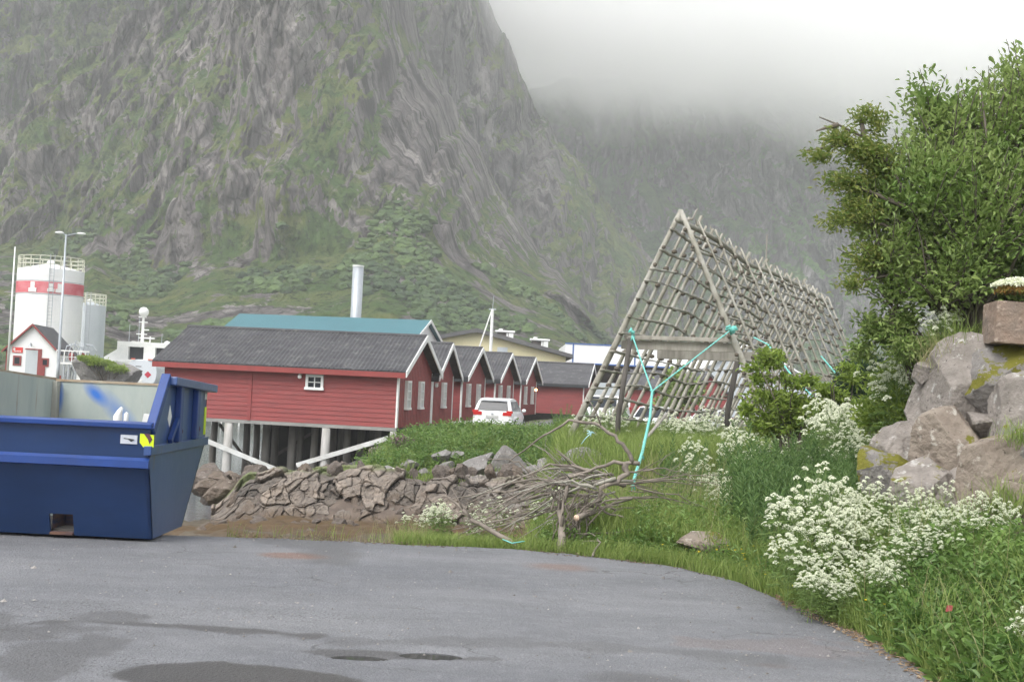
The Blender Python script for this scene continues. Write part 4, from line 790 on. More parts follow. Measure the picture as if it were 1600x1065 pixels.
# sailing mast with stay, moored boat behind the houses
mp_ = at(766, 560, 104); mt_ = at(769, 483, 104); mm = at(772.5, 462, 104)
bt = empty('moored_boat', (mp_.x, mp_.y, -3), 0, 'white mast of a boat moored behind the boathouses, with one slanting boom', 'boat')
MB().tube([(0, 0, 0), (0, 0, mt_.z + 3)], [.16, .12], 8).build('mast', MT['white'], bt); MB().tube([(0, 0, mt_.z + 3), (.05, 0, mm.z + 3)], .03, 5).build('aerial', MT['steel'], bt)
bmx = at(748, 545, 104).x - mp_.x; MB().tube([(bmx, 0, at(748, 545, 104).z + 3), (-.1, 0, mt_.z + 2.8)], .06, 6).build('boom', MT['white'], bt)
MB().bar((-.3, 0, mt_.z + 3), (.3, 0, mt_.z + 3), .1, .12).build('spreader', MT['steel'], bt)
hb = MB(); hb.plate([(-2.2, -2, .0), (2.2, -2, .0), (2.6, -2, 1.6), (-3.0, -2, 1.9)], (0, 3, 0)); hb.build('hull', MT['white'], bt)
# jetty far over the water under the boathouse
jt = empty('jetty', (at(380, 660, 112).x, 112, -3.05), 0, 'low white-posted jetty across the water behind the piles', 'jetty')
jm = MB()
MB().box((-6, 0, 1.25), (6, 1.6, 1.45)).build('deck', MT['white'], jt)
for k in range(16): MB().box((-5.9 + k * .78, 0, 0), (-5.78 + k * .78, .12, 1.25)).build('post', MT['white'] if k % 3 else MT['darkpole'], jt)

wl_ = MB(bh1_m); wl_.box((-7.9, 6.9, -3.4), (1.2, 7.4, -.1)); wq = wl_.build('shade_wall', mat('shade_black', (.018, .018, .018), (.03, .03, .028), (1.5, 1.5, 2.5), .95, .05)); tag(wq, 'added dark wall standing in for the shade under the boathouses', 'wall')  # near-black wall added to darken under the house; shade is in its colour
# ---------------------------------------------------------------- cars
def car(name, label, loc, rz, scale=(1, 1, 1), kind='hatch', plate=True):
    root = empty(name, (0, 0, 0), 0, label, 'car', 'parked white cars'); root.matrix_world = Matrix.Translation(loc) @ Matrix.Rotation(rz, 4, 'Z') @ Matrix.Diagonal((*scale, 1))
    # y = forward, x = right ; stations (y, half width at sill, belt height, bottom)
    st = [(-1.95, .70, .62, .86, .38), (-1.88, .82, .80, .96, .25), (-1.5, .86, .85, .98, .22), (-.6, .87, .86, .96, .2), (.6, .87, .86, .94, .2), (1.2, .86, .84, .88, .22), (1.75, .80, .74, .74, .25), (1.98, .62, .56, .60, .35)]
    vs_, fs = [], []
    for y, w1, w2, zt, zb in st:
        vs_ += [(-w1 * .92, y, zb), (-w1, y, zb + .18), (-w1, y, (zb + zt) / 2 + .08), (-w2 * .96, y, zt), (w2 * .96, y, zt), (w1, y, (zb + zt) / 2 + .08), (w1, y, zb + .18), (w1 * .92, y, zb)]
    n = 8
    for i in range(len(st) - 1):
        for j in range(n): fs.append((i * n + j, i * n + (j + 1) % n, (i + 1) * n + (j + 1) % n, (i + 1) * n + j))
    fs += [list(range(n)), list(range((len(st) - 1) * n, len(st) * n))[::-1]]
    cab = [(-1.80, .80, .97), (-1.62, .66, 1.36), (-1.35, .62, 1.47), (-.5, .64, 1.51), (.25, .62, 1.45), (.95, .78, .92)]
    b = MB().add(vs_, fs)
    cv_, cf = [], []
    for y, w1, zt in cab: cv_ += [(-max(w1, .8) if zt < 1 else -.80, y if zt < 1 else y, .88), (-w1, y, zt), (w1, y, zt), (.80, y, .88)]
    for i in range(len(cab) - 1):
        for j in range(3): cf.append((i * 4 + j, (i + 1) * 4 + j, (i + 1) * 4 + j + 1, i * 4 + j + 1))
    cf += [(0, 1, 2, 3), tuple(len(cab) * 4 - 4 + k for k in (3, 2, 1, 0))]
    b.add(cv_, cf); b.bar((-.55, -1.66, 1.46), (.55, -1.66, 1.46), .28, .04, up=(0, 0, 1)); bo = b.build('body', MT['carwhite'], root, smooth=True, bevel=.03)
    MB().plate([(-.64, -1.83, 1.0), (.64, -1.83, 1.0), (.56, -1.655, 1.36), (-.56, -1.655, 1.36)], (0, -.02, .006)).build('rear_window', MT['glass'], root)
    MB().plate([(-.66, .95, .96), (.66, .95, .96), (.56, .32, 1.40), (-.56, .32, 1.40)], (0, .03, .02)).build('windscreen', MT['glass'], root)
    for s in (-1, 1):
        MB().plate([(s * .775, -1.45, 1.0), (s * .80, .62, .98), (s * .665, .1, 1.38), (s * .66, -1.3, 1.38)], (s * .03, 0, .0)).build('side_window', MT['glass'], root)
        MB().box((s * .44, -1.965, .78), (s * .80, -1.85, .93)).box((s * .60, -1.96, .88), (s * .84, -1.78, .99)).build('tail_light', MT['taillight'], root)
        MB().box((s * .45, 1.85, .58), (s * .76, 1.90, .72)).build('headlight', mat('lamp_glass', (.6, .65, .68), None, rough=.1), root)
        MB().ball((s * .92, .75, .98), (.10, .07, .08), 8).build('mirror', MT['carwhite'], root)
        for y in (-1.25, 1.25):
            wl = MB().tube([(s * .68, y, .31), (s * .88, y, .31)], .31, 18).build('wheel', MT['tyre'], root); MB().tube([(s * .87, y, .31), (s * .89, y, .31)], .19, 14).build('rim', MT['steel'], wl)
    MB().box((-.26, -1.985, .66), (.26, -1.95, .77)).build('number_plate', mat('plate_white', (.55, .56, .54), (.30, .30, .30), (30, 1, 30), .5), root)
    MB().tube([(0, -1.99, .84), (0, -1.97, .84)], .05, 12).build('badge', MT['steel'], root)
    MB().box((-.7, -1.97, .30), (.7, -1.90, .40)).build('bumper_trim', MT['black'], root)
    return root
car('parked_car', 'white hatchback seen from behind, parked beside the fourth boathouse', (at(781, 650, 55).x, 55, -.42), -math.radians(9), (1, 1, .98))
car('parked_car', 'white car facing the camera under the near left leg of the rack', (at(946, 650, 64).x, 64, -.30), math.radians(165), (1.08, 1.1, 1.1))
car('parked_car', 'low white car seen through the rack right of the one facing the camera', (at(1020, 650, 66).x, 66, -.62), math.radians(160), (1.05, 1.1, 1.0))
car('parked_car', 'white car far behind the rack, half hidden by white flowers', (at(1108, 650, 78).x, 78, -.75), math.radians(150), (1.0, 1.0, 1.0))

# ---------------------------------------------------------------- open blue skip
sk = empty('waste_skip', (-4.1, 12.7, 0), 0, 'open dark blue steel skip standing on the asphalt at the left', 'skip'); OM = Matrix.Translation((4.1, -12.7, 0))
SB = lambda: MB(OM)
inner = bpy.data.materials.new('skip_inside')
inner = mat('skip_inside', (.40, .44, .40), (.30, .345, .33), (2.5, 2.5, .9), .7, .002, (9, 9, 9), col3=(.24, .17, .11), scale3=(7, 7, .9), c3=(.62, .76))
def spray():
    t = inner.node_tree; N, L = t.nodes, t.links; b = N['Principled BSDF']; src = b.inputs['Base Color'].links[0].from_socket
    tc = N.new('ShaderNodeTexCoord'); prev = src
    for loc, sc, rot in (((-4.72 + .30, 13.7, 1.30), (.20, .3, .09), .72), ((-4.50 + .35, 13.7, 1.10), (.42, .3, .13), .80), ((-4.80, 13.6, 1.25), (.05, .35, .22), 0.)):
        mp = N.new('ShaderNodeMapping'); mp.vector_type = 'TEXTURE'; mp.inputs['Location'].default_value = (loc[0] + 4.1, loc[1] - 12.7, loc[2]); mp.inputs['Scale'].default_value = sc; mp.inputs['Rotation'].default_value = (0, rot, 0)
        L.new(tc.outputs['Object'], mp.inputs[0]); g = N.new('ShaderNodeTexGradient'); g.gradient_type = 'SPHERICAL'; L.new(mp.outputs[0], g.inputs[0])
        r = N.new('ShaderNodeMapRange'); r.inputs[1].default_value = 0; r.inputs[2].default_value = .8; r.inputs[4].default_value = .95 if sc[0] != .42 else .55; L.new(g.outputs['Fac'], r.inputs[0])
        m_ = N.new('ShaderNodeMix'); m_.data_type = 'RGBA'; m_.inputs[7].default_value = (.02, .14, .52, 1); L.new(r.outputs[0], m_.inputs[0]); L.new(prev, m_.inputs[6]); prev = m_.outputs[2]
    L.new(prev, b.inputs['Base Color'])
spray()
XL, XR = -5.05, -3.24; B, Bi = MT['skipblue'], inner
f = SB()                                                            # front wall: lower part leans out, hole for the fork pocket
def fy(z): return 11.90 - (z - .03) / .67 * .24
def quadf(x0, x1, z0, z1): f.plate([(x0, fy(z0), z0), (x1, fy(z0), z0), (x1, fy(z1), z1), (x0, fy(z1), z1)], (0, .03, 0))
quadf(XL, -4.18, .03, .70); quadf(-3.96, XR, .03, .70); quadf(-4.18, -3.96, .23, .70)
f.plate([(XL, 11.66, .70), (XR, 11.66, .70), (XR, 11.64, 1.06), (XL, 11.64, 1.06)], (0, .03, 0)); f.build('front_wall', B, sk)
SB().box((-4.18, 11.90, .045), (-3.96, 12.25, .06)).box((-4.18, 11.93, .06), (-4.165, 12.25, .23)).box((-3.975, 11.93, .06), (-3.96, 12.25, .23)).box((-4.18, 12.24, .05), (-3.96, 12.26, .25)).build('fork_pocket', mat('pocket', (.02, .03, .07), (.12, .06, .035), (6, 6, 20), .8), sk)
SB().box((-4.175, 11.86, .035), (-3.965, 11.95, .058)).build('pocket_lip', mat('rust', (.16, .08, .05), (.08, .05, .05), (9, 9, 9), .9), sk)
SB().plate([(XL, 11.66, .685), (XL, 11.60, .70), (XL, 11.60, .765), (XL, 11.645, .79)], (XR - XL + .01, 0, 0)).build('rib', MT['skipblue2'], sk)
SB().plate([(XL, 11.60, 1.055), (XL, 11.595, 1.10), (XL, 11.69, 1.115), (XL, 11.69, 1.055)], (XR - XL + .02, 0, 0)).build('rim', MT['skipblue2'], sk, bevel=.006)
e = SB(); endm = mat('skip_end_sheen_blue', (.035, .075, .21), (.055, .10, .25), (1.5, 2.5, 1.5), .28, .002, (8, 8, 8), col3=(.09, .08, .09), scale3=(5, 5, 1.2), c3=(.64, .72))  # paler copy of the skip blue; sky reflection mixed into the colour
e.plate([(XR, 11.90, .03), (XR, 12.95, .03), (XR, 13.75, .82), (XR, 11.66, .82), (XR, 11.66, .70)], (-.03, 0, 0)); e.build('end_wall', endm, sk)
SB().plate([(XR + .03, 11.60, .815), (XR + .03, 13.80, .815), (XR + .03, 13.80, .90), (XR + .03, 11.60, .90)], (-.07, 0, 0)).build('ledge', endm, sk, bevel=.006)
for xx, nm, mm_ in ((XR - .03, 'upper_end_wall', endm),):
    SB().plate([(xx, 11.66, .90), (xx, 13.75, .90), (xx, 13.75, 1.42), (xx, 12.12, 1.50), (xx, 11.72, 1.06)], (.03, 0, 0)).build(nm, mm_, sk)
SB().plate([(XR - .036, 11.70, .8), (XR - .036, 13.72, .8), (XR - .036, 13.72, 1.41), (XR - .036, 12.13, 1.49), (XR - .036, 11.73, 1.05)], (.004, 0, 0)).build('liner', Bi, sk)
SB().bar((XR - .005, 11.66, 1.03), (XR - .005, 12.12, 1.535), .085, .085).build('corner_post', MT['skipblue2'], sk, bevel=.008)
SB().bar((XR + .035, 12.10, 1.495), (XR + .035, 13.80, 1.415), .13, .08).build('top_rail', endm, sk, bevel=.01)
for y0, y1 in ((12.46, 12.58), (13.14, 13.26)):
    zt_ = 1.46; SB().box((XR - .002, y0, .90), (XR + .055, y1, 1.45 if y0 < 13 else 1.42)).build('stiffener', MT['skipblue2'], sk, bevel=.01)
SB().bar((XR + .03, 12.22, .92), (XR + .03, 12.46, 1.12), .04, .05).build('strut', MT['skipblue2'], sk)
for y0 in (12.62, 13.32): SB().ball((XR + .02, y0, 1.0), (.03, .04, .045), 8).box((XR, y0 - .01, .93), (XR + .03, y0 + .05, .96)).build('bolt', mat('bolt_rust', (.12, .045, .04), None, rough=.9), sk)
k = SB(); k.plate([(XL, 13.72, .82), (XR, 13.72, .82), (XR, 13.72, 1.435), (XL, 13.72, 1.435)], (0, .03, 0)); k.plate([(XL, 12.95, .03), (XR, 12.95, .03), (XR, 13.72, .82), (XL, 13.72, .82)], (0, .03, 0)); k.build('back_wall', B, sk)
SB().plate([(-4.85, 13.71, .82), (XR - .04, 13.71, .82), (XR - .04, 13.71, 1.42), (-4.85, 13.71, 1.42)], (0, .005, 0)).plate([(-4.85, 12.94, .06), (XR - .04, 12.94, .06), (XR - .04, 13.71, .82), (-4.85, 13.71, .82)], (0, .005, 0)).build('back_liner', Bi, sk)
SB().box((-4.87, 13.70, 1.42), (XR, 13.78, 1.445)).build('back_rim', mat('rim_dirty', (.40, .36, .28), (.3, .22, .15), (6, 6, 6), .8), sk)
SB().plate([(-4.87, 11.70, .06), (-4.87, 13.0, .06), (-4.87, 13.71, .82), (-4.87, 13.71, 1.43), (-4.87, 12.07, 1.515), (-4.87, 11.70, 1.53)], (.02, 0, 0)).build('left_liner', Bi, sk)
SB().plate([(-4.9, 11.66, .03), (-4.9, 12.95, .03), (-4.9, 13.75, .82), (-4.9, 13.75, 1.435), (-4.9, 12.07, 1.52), (-4.9, 11.66, 1.54)], (.028, 0, 0)).build('left_end_wall', B, sk)
SB().bar((-4.885, 11.66, 1.54), (-4.885, 13.75, 1.44), .05, .03).build('left_rim', mat('rim_dirty2', (.36, .32, .25), (.26, .18, .12), (6, 6, 6), .8), sk)
SB().box((-4.86, 13.60, .82), (-4.80, 13.70, 1.42)).build('corner_weld', mat('weld', (.36, .37, .33), (.27, .24, .20), (5, 5, 2), .8), sk)
SB().box((XL + .2, 11.93, .05), (XR - .05, 12.94, .08)).build('floor', MT['darkpole'], sk)
xa = atz(188, 690, 0).x
def fp_(px, py, Y=11.62): p = at(px, py, Y); return p.x, p.z
(x0, z0), (x1, z1) = fp_(187, 692.5), fp_(214, 680); SB().box((x0, 11.635, z0), (x1, 11.648, z1)).build('sticker', mat('sticker_white', (.55, .58, .62), (.45, .48, .55), (20, 20, 20), .4), sk)
m_ = SB(); m_.tube([(x0 + .03, 11.632, z0 + .05), (x1 - .03, 11.632, z0 + .04)], .004, 5); m_.plate([(x0 + .07, 11.632, z0 + .04), (x0 + .10, 11.632, z0 + .02), (x0 + .13, 11.632, z0 + .04)], (0, -.003, 0)); m_.build('sticker_mark', MT['black'], sk)
ym = mat('reflective_yellow', (.62, .80, .02), None, rough=.3); (x0, z0), (x1, z1) = fp_(217, 698), fp_(240, 678)
SB().plate([(x0, 11.635, z1), (x0, 11.635, z0 + .04), (x0 + .035, 11.635, z0), (x1, 11.635, z0), (x1, 11.635, z1 - .01)], (0, .01, 0)).build('reflective_panel', ym, sk)
SB().plate([(x0 + .035, 11.630, z1 + .001), (x0 + .085, 11.630, z1 + .001), (x0 + .115, 11.630, z1 - .05), (x0 + .09, 11.630, z0 + .03), (x0 + .075, 11.630, z1 - .05)], (0, .004, 0)).build('reflective_stripe', mat('reflective_red', (.10, .04, .06), None, rough=.3), sk)
SB().box((XR + .001, 13.66, .93), (XR + .008, 13.73, 1.22)).build('reflective_strip', ym, sk); SB().box((XR + .001, 13.64, 1.30), (XR + .008, 13.72, 1.40)).build('sticker', MT['white'], sk)
SB().plate([(XR + .001, 12.20, 1.13), (XR + .001, 12.28, 1.05), (XR + .001, 12.34, 1.15), (XR + .001, 12.26, 1.26)], (.004, 0, 0)).build('diamond_sticker', MT['white'], sk)
# white rubbish in the skip
def bag(px, py, h_, w2, seed, label, Y=13.2):
    p = at(px, py, Y); random.seed(seed); m = MB(); base = p.z - h_ - .35
    ks = [(0, 0, 0), (.0, 0, .35 + h_ * .3), (w2 * .2, 0, .35 + h_ * .7), (w2 * .45, 0, .35 + h_)]
    m.tube(ks, [w2 * .6, w2 * .55, w2 * .33, w2 * .16], 9); m.tube([(w2 * .8, .03, .1), (w2 * .9, .03, .35 + h_ * .5), (w2 * 1.0, .03, .35 + h_ * .62)], [w2 * .4, w2 * .3, w2 * .12], 8)
    o = m.build('plastic_sack', MT['white'], smooth=True); o.location = (p.x, p.y, base); tag(o, label, 'sack', 'white rubbish in the skip'); return o
bag(185, 636, .13, .085, 1, 'white crumpled plastic sack sticking up inside the skip')
p = at(229, 650, 12.4); o = MB().plate([(-.06, 0, -.5), (.05, 0, -.5), (.06, 0, .02), (-.03, 0, .02)], (0, .06, 0)).build('foam_board', MT['white']); o.location = p; o.rotation_euler = (0, .12, 0); tag(o, 'white foam board piece leaning by the skip corner post', 'foam board', 'white rubbish in the skip')

# ---------------------------------------------------------------- fish drying rack
RO = Vector((3.57, 28, 0)); RD = Vector((.393, .9195, 0)); RA = Vector((.9195, -.393, 0)); ZA = 5.50; SLP = .462; RL = 19.6
def rk(l, w_, zdrop, side):   # point on a face: l along ridge, zdrop below the apex, side -1 left +1 right
    return RO + RD * l + RA * (side * (w_ if w_ is not None else zdrop * SLP)) + Vector((0, 0, ZA + sag(l) - zdrop))
def sag(l): return -.012 * l + .035 * math.sin(l * .55) - .12 * math.exp(-((l - 6.5) / 2.) ** 2)
rack = empty('fish_rack', (0, 0, 0), 0, 'tall weathered wooden fish drying rack of lashed poles, A-shaped', 'fish rack')
random.seed(11); NR = 27; rail_d = [.32 + k * .385 for k in range(14)]
for s in (-1, 1):
    for i in range(NR):
        if s > 0 and i % 2: continue
        l = i * RL / (NR - 1) + (0 if i in (0,) else random.uniform(-.12, .12)); over = random.uniform(.06, .22) if i else .12; r_ = .078 if i == 0 else random.uniform(.040, .062) * (1 if s < 0 else .75)
        zl_ = []; n = 7; ln = 5.9 if i == 0 else random.uniform(5.2, 6.0); wb1, wb2 = random.uniform(-.05, .05), random.uniform(-.06, .06)
        for k_ in range(n):
            t_ = k_ / (n - 1); z_ = -over + (ln + over) * t_; zl_.append(rk(l + wb1 * math.sin(3 * t_) + random.uniform(-.02, .02), None, z_, s) + RA * (s * .05 + wb2 * math.sin(math.pi * t_)))
        mbx = MB().tube(zl_, [r_ * (.72 + .4 * t_ / (n - 1)) for t_ in range(n)], 7)
        for zd in rail_d[:]:
            if i and random.random() < .9:                              # lashing where a rail crosses
                c_ = rk(l, None, zd, s) + RA * (s * .02); mbx.ball(c_, (.075, .075, .055), 6, 1)
            elif i == 0 and zd > .3: c_ = rk(l - .10, None, zd, s); mbx.ball(c_, (.05, .05, .05), 6, 1)
        mbx.build('rafter', [MT['pole'] if i or 1 else MT['wood'], MT['lash']], rack, smooth=True)
    for j, zd in enumerate(rail_d):
        pts = []; n = NR * 2; of = random.uniform(-.04, .04); l0 = -.35 if s < 0 else -.12; l1 = RL + random.uniform(.1, .5)
        for k_ in range(n + 1):
            l = l0 + (l1 - l0) * k_ / n; ph = math.sin(l * 1.1 + j * 1.7 + s) * .035 + math.sin(l * .37 + j) * .05; pts.append(rk(l, None, zd + of + ph + .02 * abs(math.sin(l * 4.2)), s) - RA * (s * .03))
        MB().tube(pts, [.026 + .012 * math.sin(k_ * .4 + j) for k_ in range(n + 1)], 6).build('rail', MT['pole'], rack, smooth=True)
# ridge pole, collar beams, inner posts
MB().tube([rk(l, 0, .12, 1) for l in np.linspace(-.25, RL + .2, 30)], .06, 7).build('ridge_pole', MT['pole'], rack, smooth=True)
zb0 = ZA - 2.55
def beam(l, zdrop, ext, hgt, th=.10):
    a = rk(l, None, zdrop, -1) - RA * ext; b = rk(l, None, zdrop, 1) + RA * ext; MB().bar(a, b, th, hgt).build('collar_beam', MT['wood'], rack, bevel=.01)
beam(.12, 2.70, -.05, .09); beam(.22, 2.86, -.02, .20, .06); beam(3.4, 2.92, .05, .24, .14); beam(13, 3.1, .1, .14, .12)
def ipost(pa, pb, l, r_=.06):
    Yp = (RO + RD * l).y; MB().tube([at(pb[0], pb[1], Yp) - Vector((0, 0, .9)), at(pb[0], pb[1], Yp), at(pa[0], pa[1], Yp)], r_, 7).build('prop', MT['darkpole'], rack, smooth=True)
ipost((985, 528), (966, 650), .4); ipost((1153, 560), (1137, 640), 5.0, .075)
for i in range(2, NR, 2):                                              # bleached sticks above the ridge
    l = i * RL / NR; a = rk(l, 0, .1, 1); MB().tube([a, a + Vector((random.uniform(-.1, .1), random.uniform(-.15, .15), random.uniform(.1, .28)))], [.02, .014], 5).build('ridge_stick', MT['pole'], rack)
a = rk(.1, 0, .1, 1); MB().tube([a, at(1082, 342, a.y), at(1090, 326, a.y)], [.03, .028, .015], 6).build('ridge_stick', MT['wood'], rack)
a = rk(9, 0, 0, 1); MB().tube([a, a + Vector((0, 0, .9))], .02, 5).build('ridge_stick', MT['wood'], rack)
# turquoise ropes
def rope(pts, r_, label, twist=True, sagg=.0, tails=True):
    P = [Vector(p) for p in pts]; m = MB(); q = []
    for a, b in zip(P, P[1:]):
        n = max(2, int((b - a).length / .05))
        for k_ in range(n): q.append(a.lerp(b, k_ / n) - Vector((0, 0, sagg * math.sin(math.pi * k_ / n))))
    q.append(P[-1])
    for ph in ((0, math.pi) if twist else (0,)):
        m.tube([p + Vector((math.cos(i * .9 + ph), 0, .3 * math.sin(i * .9 + ph))) * (r_ * .5 if twist else 0) for i, p in enumerate(q)], r_ * (.72 if twist else 1), 6)
    return m
kn = at(1019, 611, 23.0)
rp = rope([at(986, 512, 28.2), at(988, 524, 28.15), kn], .015, '')
r2_ = rope([at(1141, 516, 27.3), kn], .015, ''); r3 = rope([kn, at(1016, 650, 19.5), at(1004, 705, 16.5), at(990, 752, 14.6)], .019, '')
ob = empty('mooring_rope', (kn.x, kn.y, kn.z), 0, 'turquoise rope in a Y shape holding the near frame of the rack down', 'rope', 'turquoise ropes on the rack')
OMk = Matrix.Translation(-kn)
def rb(m, nm='strand'):
    m.v = [tuple(OMk @ Vector(v)) for v in m.v]; return m.build(nm, MT['rope'], ob, smooth=True)
rb(rp); rb(r2_); rb(r3)
kt = MB()
for (px, py, Y, r_) in ((987, 519, 28.1, .07), (989, 528, 28.1, .06), (1141, 516, 27.25, .10), (1148, 513, 27.25, .06), (1019, 612, 23.0, .04), (1003, 716, 16.3, .04)):
    c_ = at(px, py, Y); kt = MB()
    for q in range(5):
        d_ = Vector((random.uniform(-1, 1), random.uniform(-.4, .4), random.uniform(-1, 1))) * r_; kt.tube([c_ - d_, c_ + d_ * .4 + Vector((0, 0, r_ * .6)), c_ + d_], r_ * .28, 6)
    rb(kt, 'knot')
kt = MB()
for k_ in range(5): c_ = at(990, 752, 14.6); kt.tube([c_, c_ + Vector((random.uniform(-.05, .03), 0, random.uniform(-.12, .0)))], .007, 5)
rb(kt, 'frayed_end')
for lab, L_, r_ in (('turquoise rope tied down the right face of the rack, nearest the sapling', [(1178, 527, 27.0), (1200, 538, 26.6), (1240, 590, 26.0), (1285, 634, 25.6), (1300, 650, 25.2)], .017),
                    ('turquoise rope tied down the far part of the right rack face', [(1283, 556, 37), (1305, 582, 36.4), (1322, 608, 36), (1336, 640, 35.6)], .022)):
    o = rope([at(*p) for p in L_], r_, lab).build('mooring_rope', MT['rope'], smooth=True); tag(o, lab, 'rope', 'turquoise ropes on the rack')
o = rope([at(1330, 545, 44), at(1362, 570, 30)], .012, '', False).build('guy_wire', MT['steel'], smooth=True); tag(o, 'thin pale guy wire from the far end of the rack down to the right', 'wire')
# pole leaning up from the heap
o = MB().tube([at(985, 712, 24.5), at(1012, 682, 25.0), at(1042, 646, 25.6)], [.035, .035, .03], 7).build('thin_pole', MT['wood'], smooth=True); tag(o, 'thin grey pole slanting up beside the turquoise rope', 'pole')
# ---------------------------------------------------------------- boulders
ICO = {k: ico(k) for k in (2, 3, 4, 5)}
def rockgeo(dims, seed, lvl=4, planes=16, rough=.05, blocky=0., rot=(0, 0, 0)):
    rng = np.random.RandomState(seed); V, F = ICO[lvl]
    n = rng.normal(size=(planes, 3)); n /= np.linalg.norm(n, axis=1, keepdims=True); d = rng.uniform(.62, .95, planes)
    if blocky: ax = np.array([(1, 0, 0), (-1, 0, 0), (0, 1, 0), (0, -1, 0), (0, 0, 1), (0, 0, -1)], float); n = np.r_[n, ax]; d = np.r_[d * (1 + blocky * .5), np.full(6, .62 + .1 * (1 - blocky))]
    dot = V @ n.T; r = np.where(dot > .05, d[None] / np.maximum(dot, .05), 9).min(1); r = np.minimum(r, 1.25)
    p = V * r[:, None]; nn = fbm(p[:, 0] * 2.5, p[:, 1] * 2.5, p[:, 2] * 2.5, seed, 5); n2 = fbm(p[:, 0] * 9, p[:, 1] * 9, p[:, 2] * 9, seed + 3, 3)
    p = p * (1 + rough * nn + rough * .35 * n2)[:, None]; p = p * np.array(dims) / 2
    R = Matrix.Rotation(rot[2], 3, 'Z') @ Matrix.Rotation(rot[1], 3, 'Y') @ Matrix.Rotation(rot[0], 3, 'X')
    return p @ np.array(R).T, F
def rock(name, c, dims, seed, m, label, cat='boulder', group=None, lvl=4, **k):
    p, F = rockgeo(dims, seed, lvl, **k); o = npmesh(name, p, F, m, sizes=3, smooth=False); o.location = c; return tag(o, label, cat, group)
def stone(name, a, b, lich, moss, mossamt=.62, dark=(.06, .055, .055)):
    a = tuple(q * k_ for q, k_ in zip(a, (.62, .61, .59))); b = tuple(q * k_ for q, k_ in zip(b, (.68, .67, .65))); lich = tuple(q * .85 for q in lich)
    m = mat(name, a, b, (3.5, 3.5, 3.5), .92, .03, (13, 13, 13), contrast=(.38, .62), col3=dark, scale3=(3.2, 3.2, 3.2), c3=(.60, .75), detail=8, spec=.25)
    t = m.node_tree; N, L = t.nodes, t.links; bs = N['Principled BSDF']; src = bs.inputs['Base Color'].links[0].from_socket; tc = N.new('ShaderNodeTexCoord'); geo = N.new('ShaderNodeNewGeometry')
    def layer(src, colr, sc, lo, hi, upw=False):
        mp = N.new('ShaderNodeMapping'); mp.inputs['Scale'].default_value = (sc,) * 3; mp.inputs['Location'].default_value = (sc, 3, 1); L.new(tc.outputs['Object'], mp.inputs[0])
        n = N.new('ShaderNodeTexNoise'); n.inputs['Scale'].default_value = 1; n.inputs['Detail'].default_value = 7; n.inputs['Roughness'].default_value = .65; L.new(mp.outputs[0], n.inputs['Vector']); f = n.outputs[0]
        if upw:
            sx = N.new('ShaderNodeSeparateXYZ'); L.new(geo.outputs['Normal'], sx.inputs[0]); ma = N.new('ShaderNodeMath'); ma.operation = 'MULTIPLY_ADD'; L.new(sx.outputs['Z'], ma.inputs[0]); ma.inputs[1].default_value = .16; L.new(f, ma.inputs[2]); f = ma.outputs[0]
        r = N.new('ShaderNodeMapRange'); r.inputs[1].default_value = lo; r.inputs[2].default_value = hi; L.new(f, r.inputs[0])
        x = N.new('ShaderNodeMix'); x.data_type = 'RGBA'; x.inputs[7].default_value = (*colr, 1); L.new(r.outputs[0], x.inputs[0]); L.new(src, x.inputs[6]); return x.outputs[2]
    src = layer(src, lich, 9, .58, .66); src = layer(src, tuple(q * .35 for q in a), 22, .62, .68)
    if mossamt < 1: src = layer(src, moss, 3.1, mossamt, mossamt + .035, True)
    L.new(src, bs.inputs['Base Color']); return m
MOSS = (.13, .125, .02)
st_grey = stone('granite_grey', (.30, .275, .255), (.42, .385, .36), (.48, .47, .44), MOSS, .70)
st_moss = stone('granite_mossy', (.25, .24, .235), (.36, .34, .33), (.50, .49, .47), MOSS, .555)
st_pink = stone('granite_pink', (.40, .30, .24), (.33, .27, .23), (.44, .36, .30), MOSS, 1.0)
st_tan = stone('granite_tan', (.31, .26, .22), (.38, .33, .28), (.45, .42, .37), MOSS, .68)
GW = 'boulders of the dry stone wall at the right'
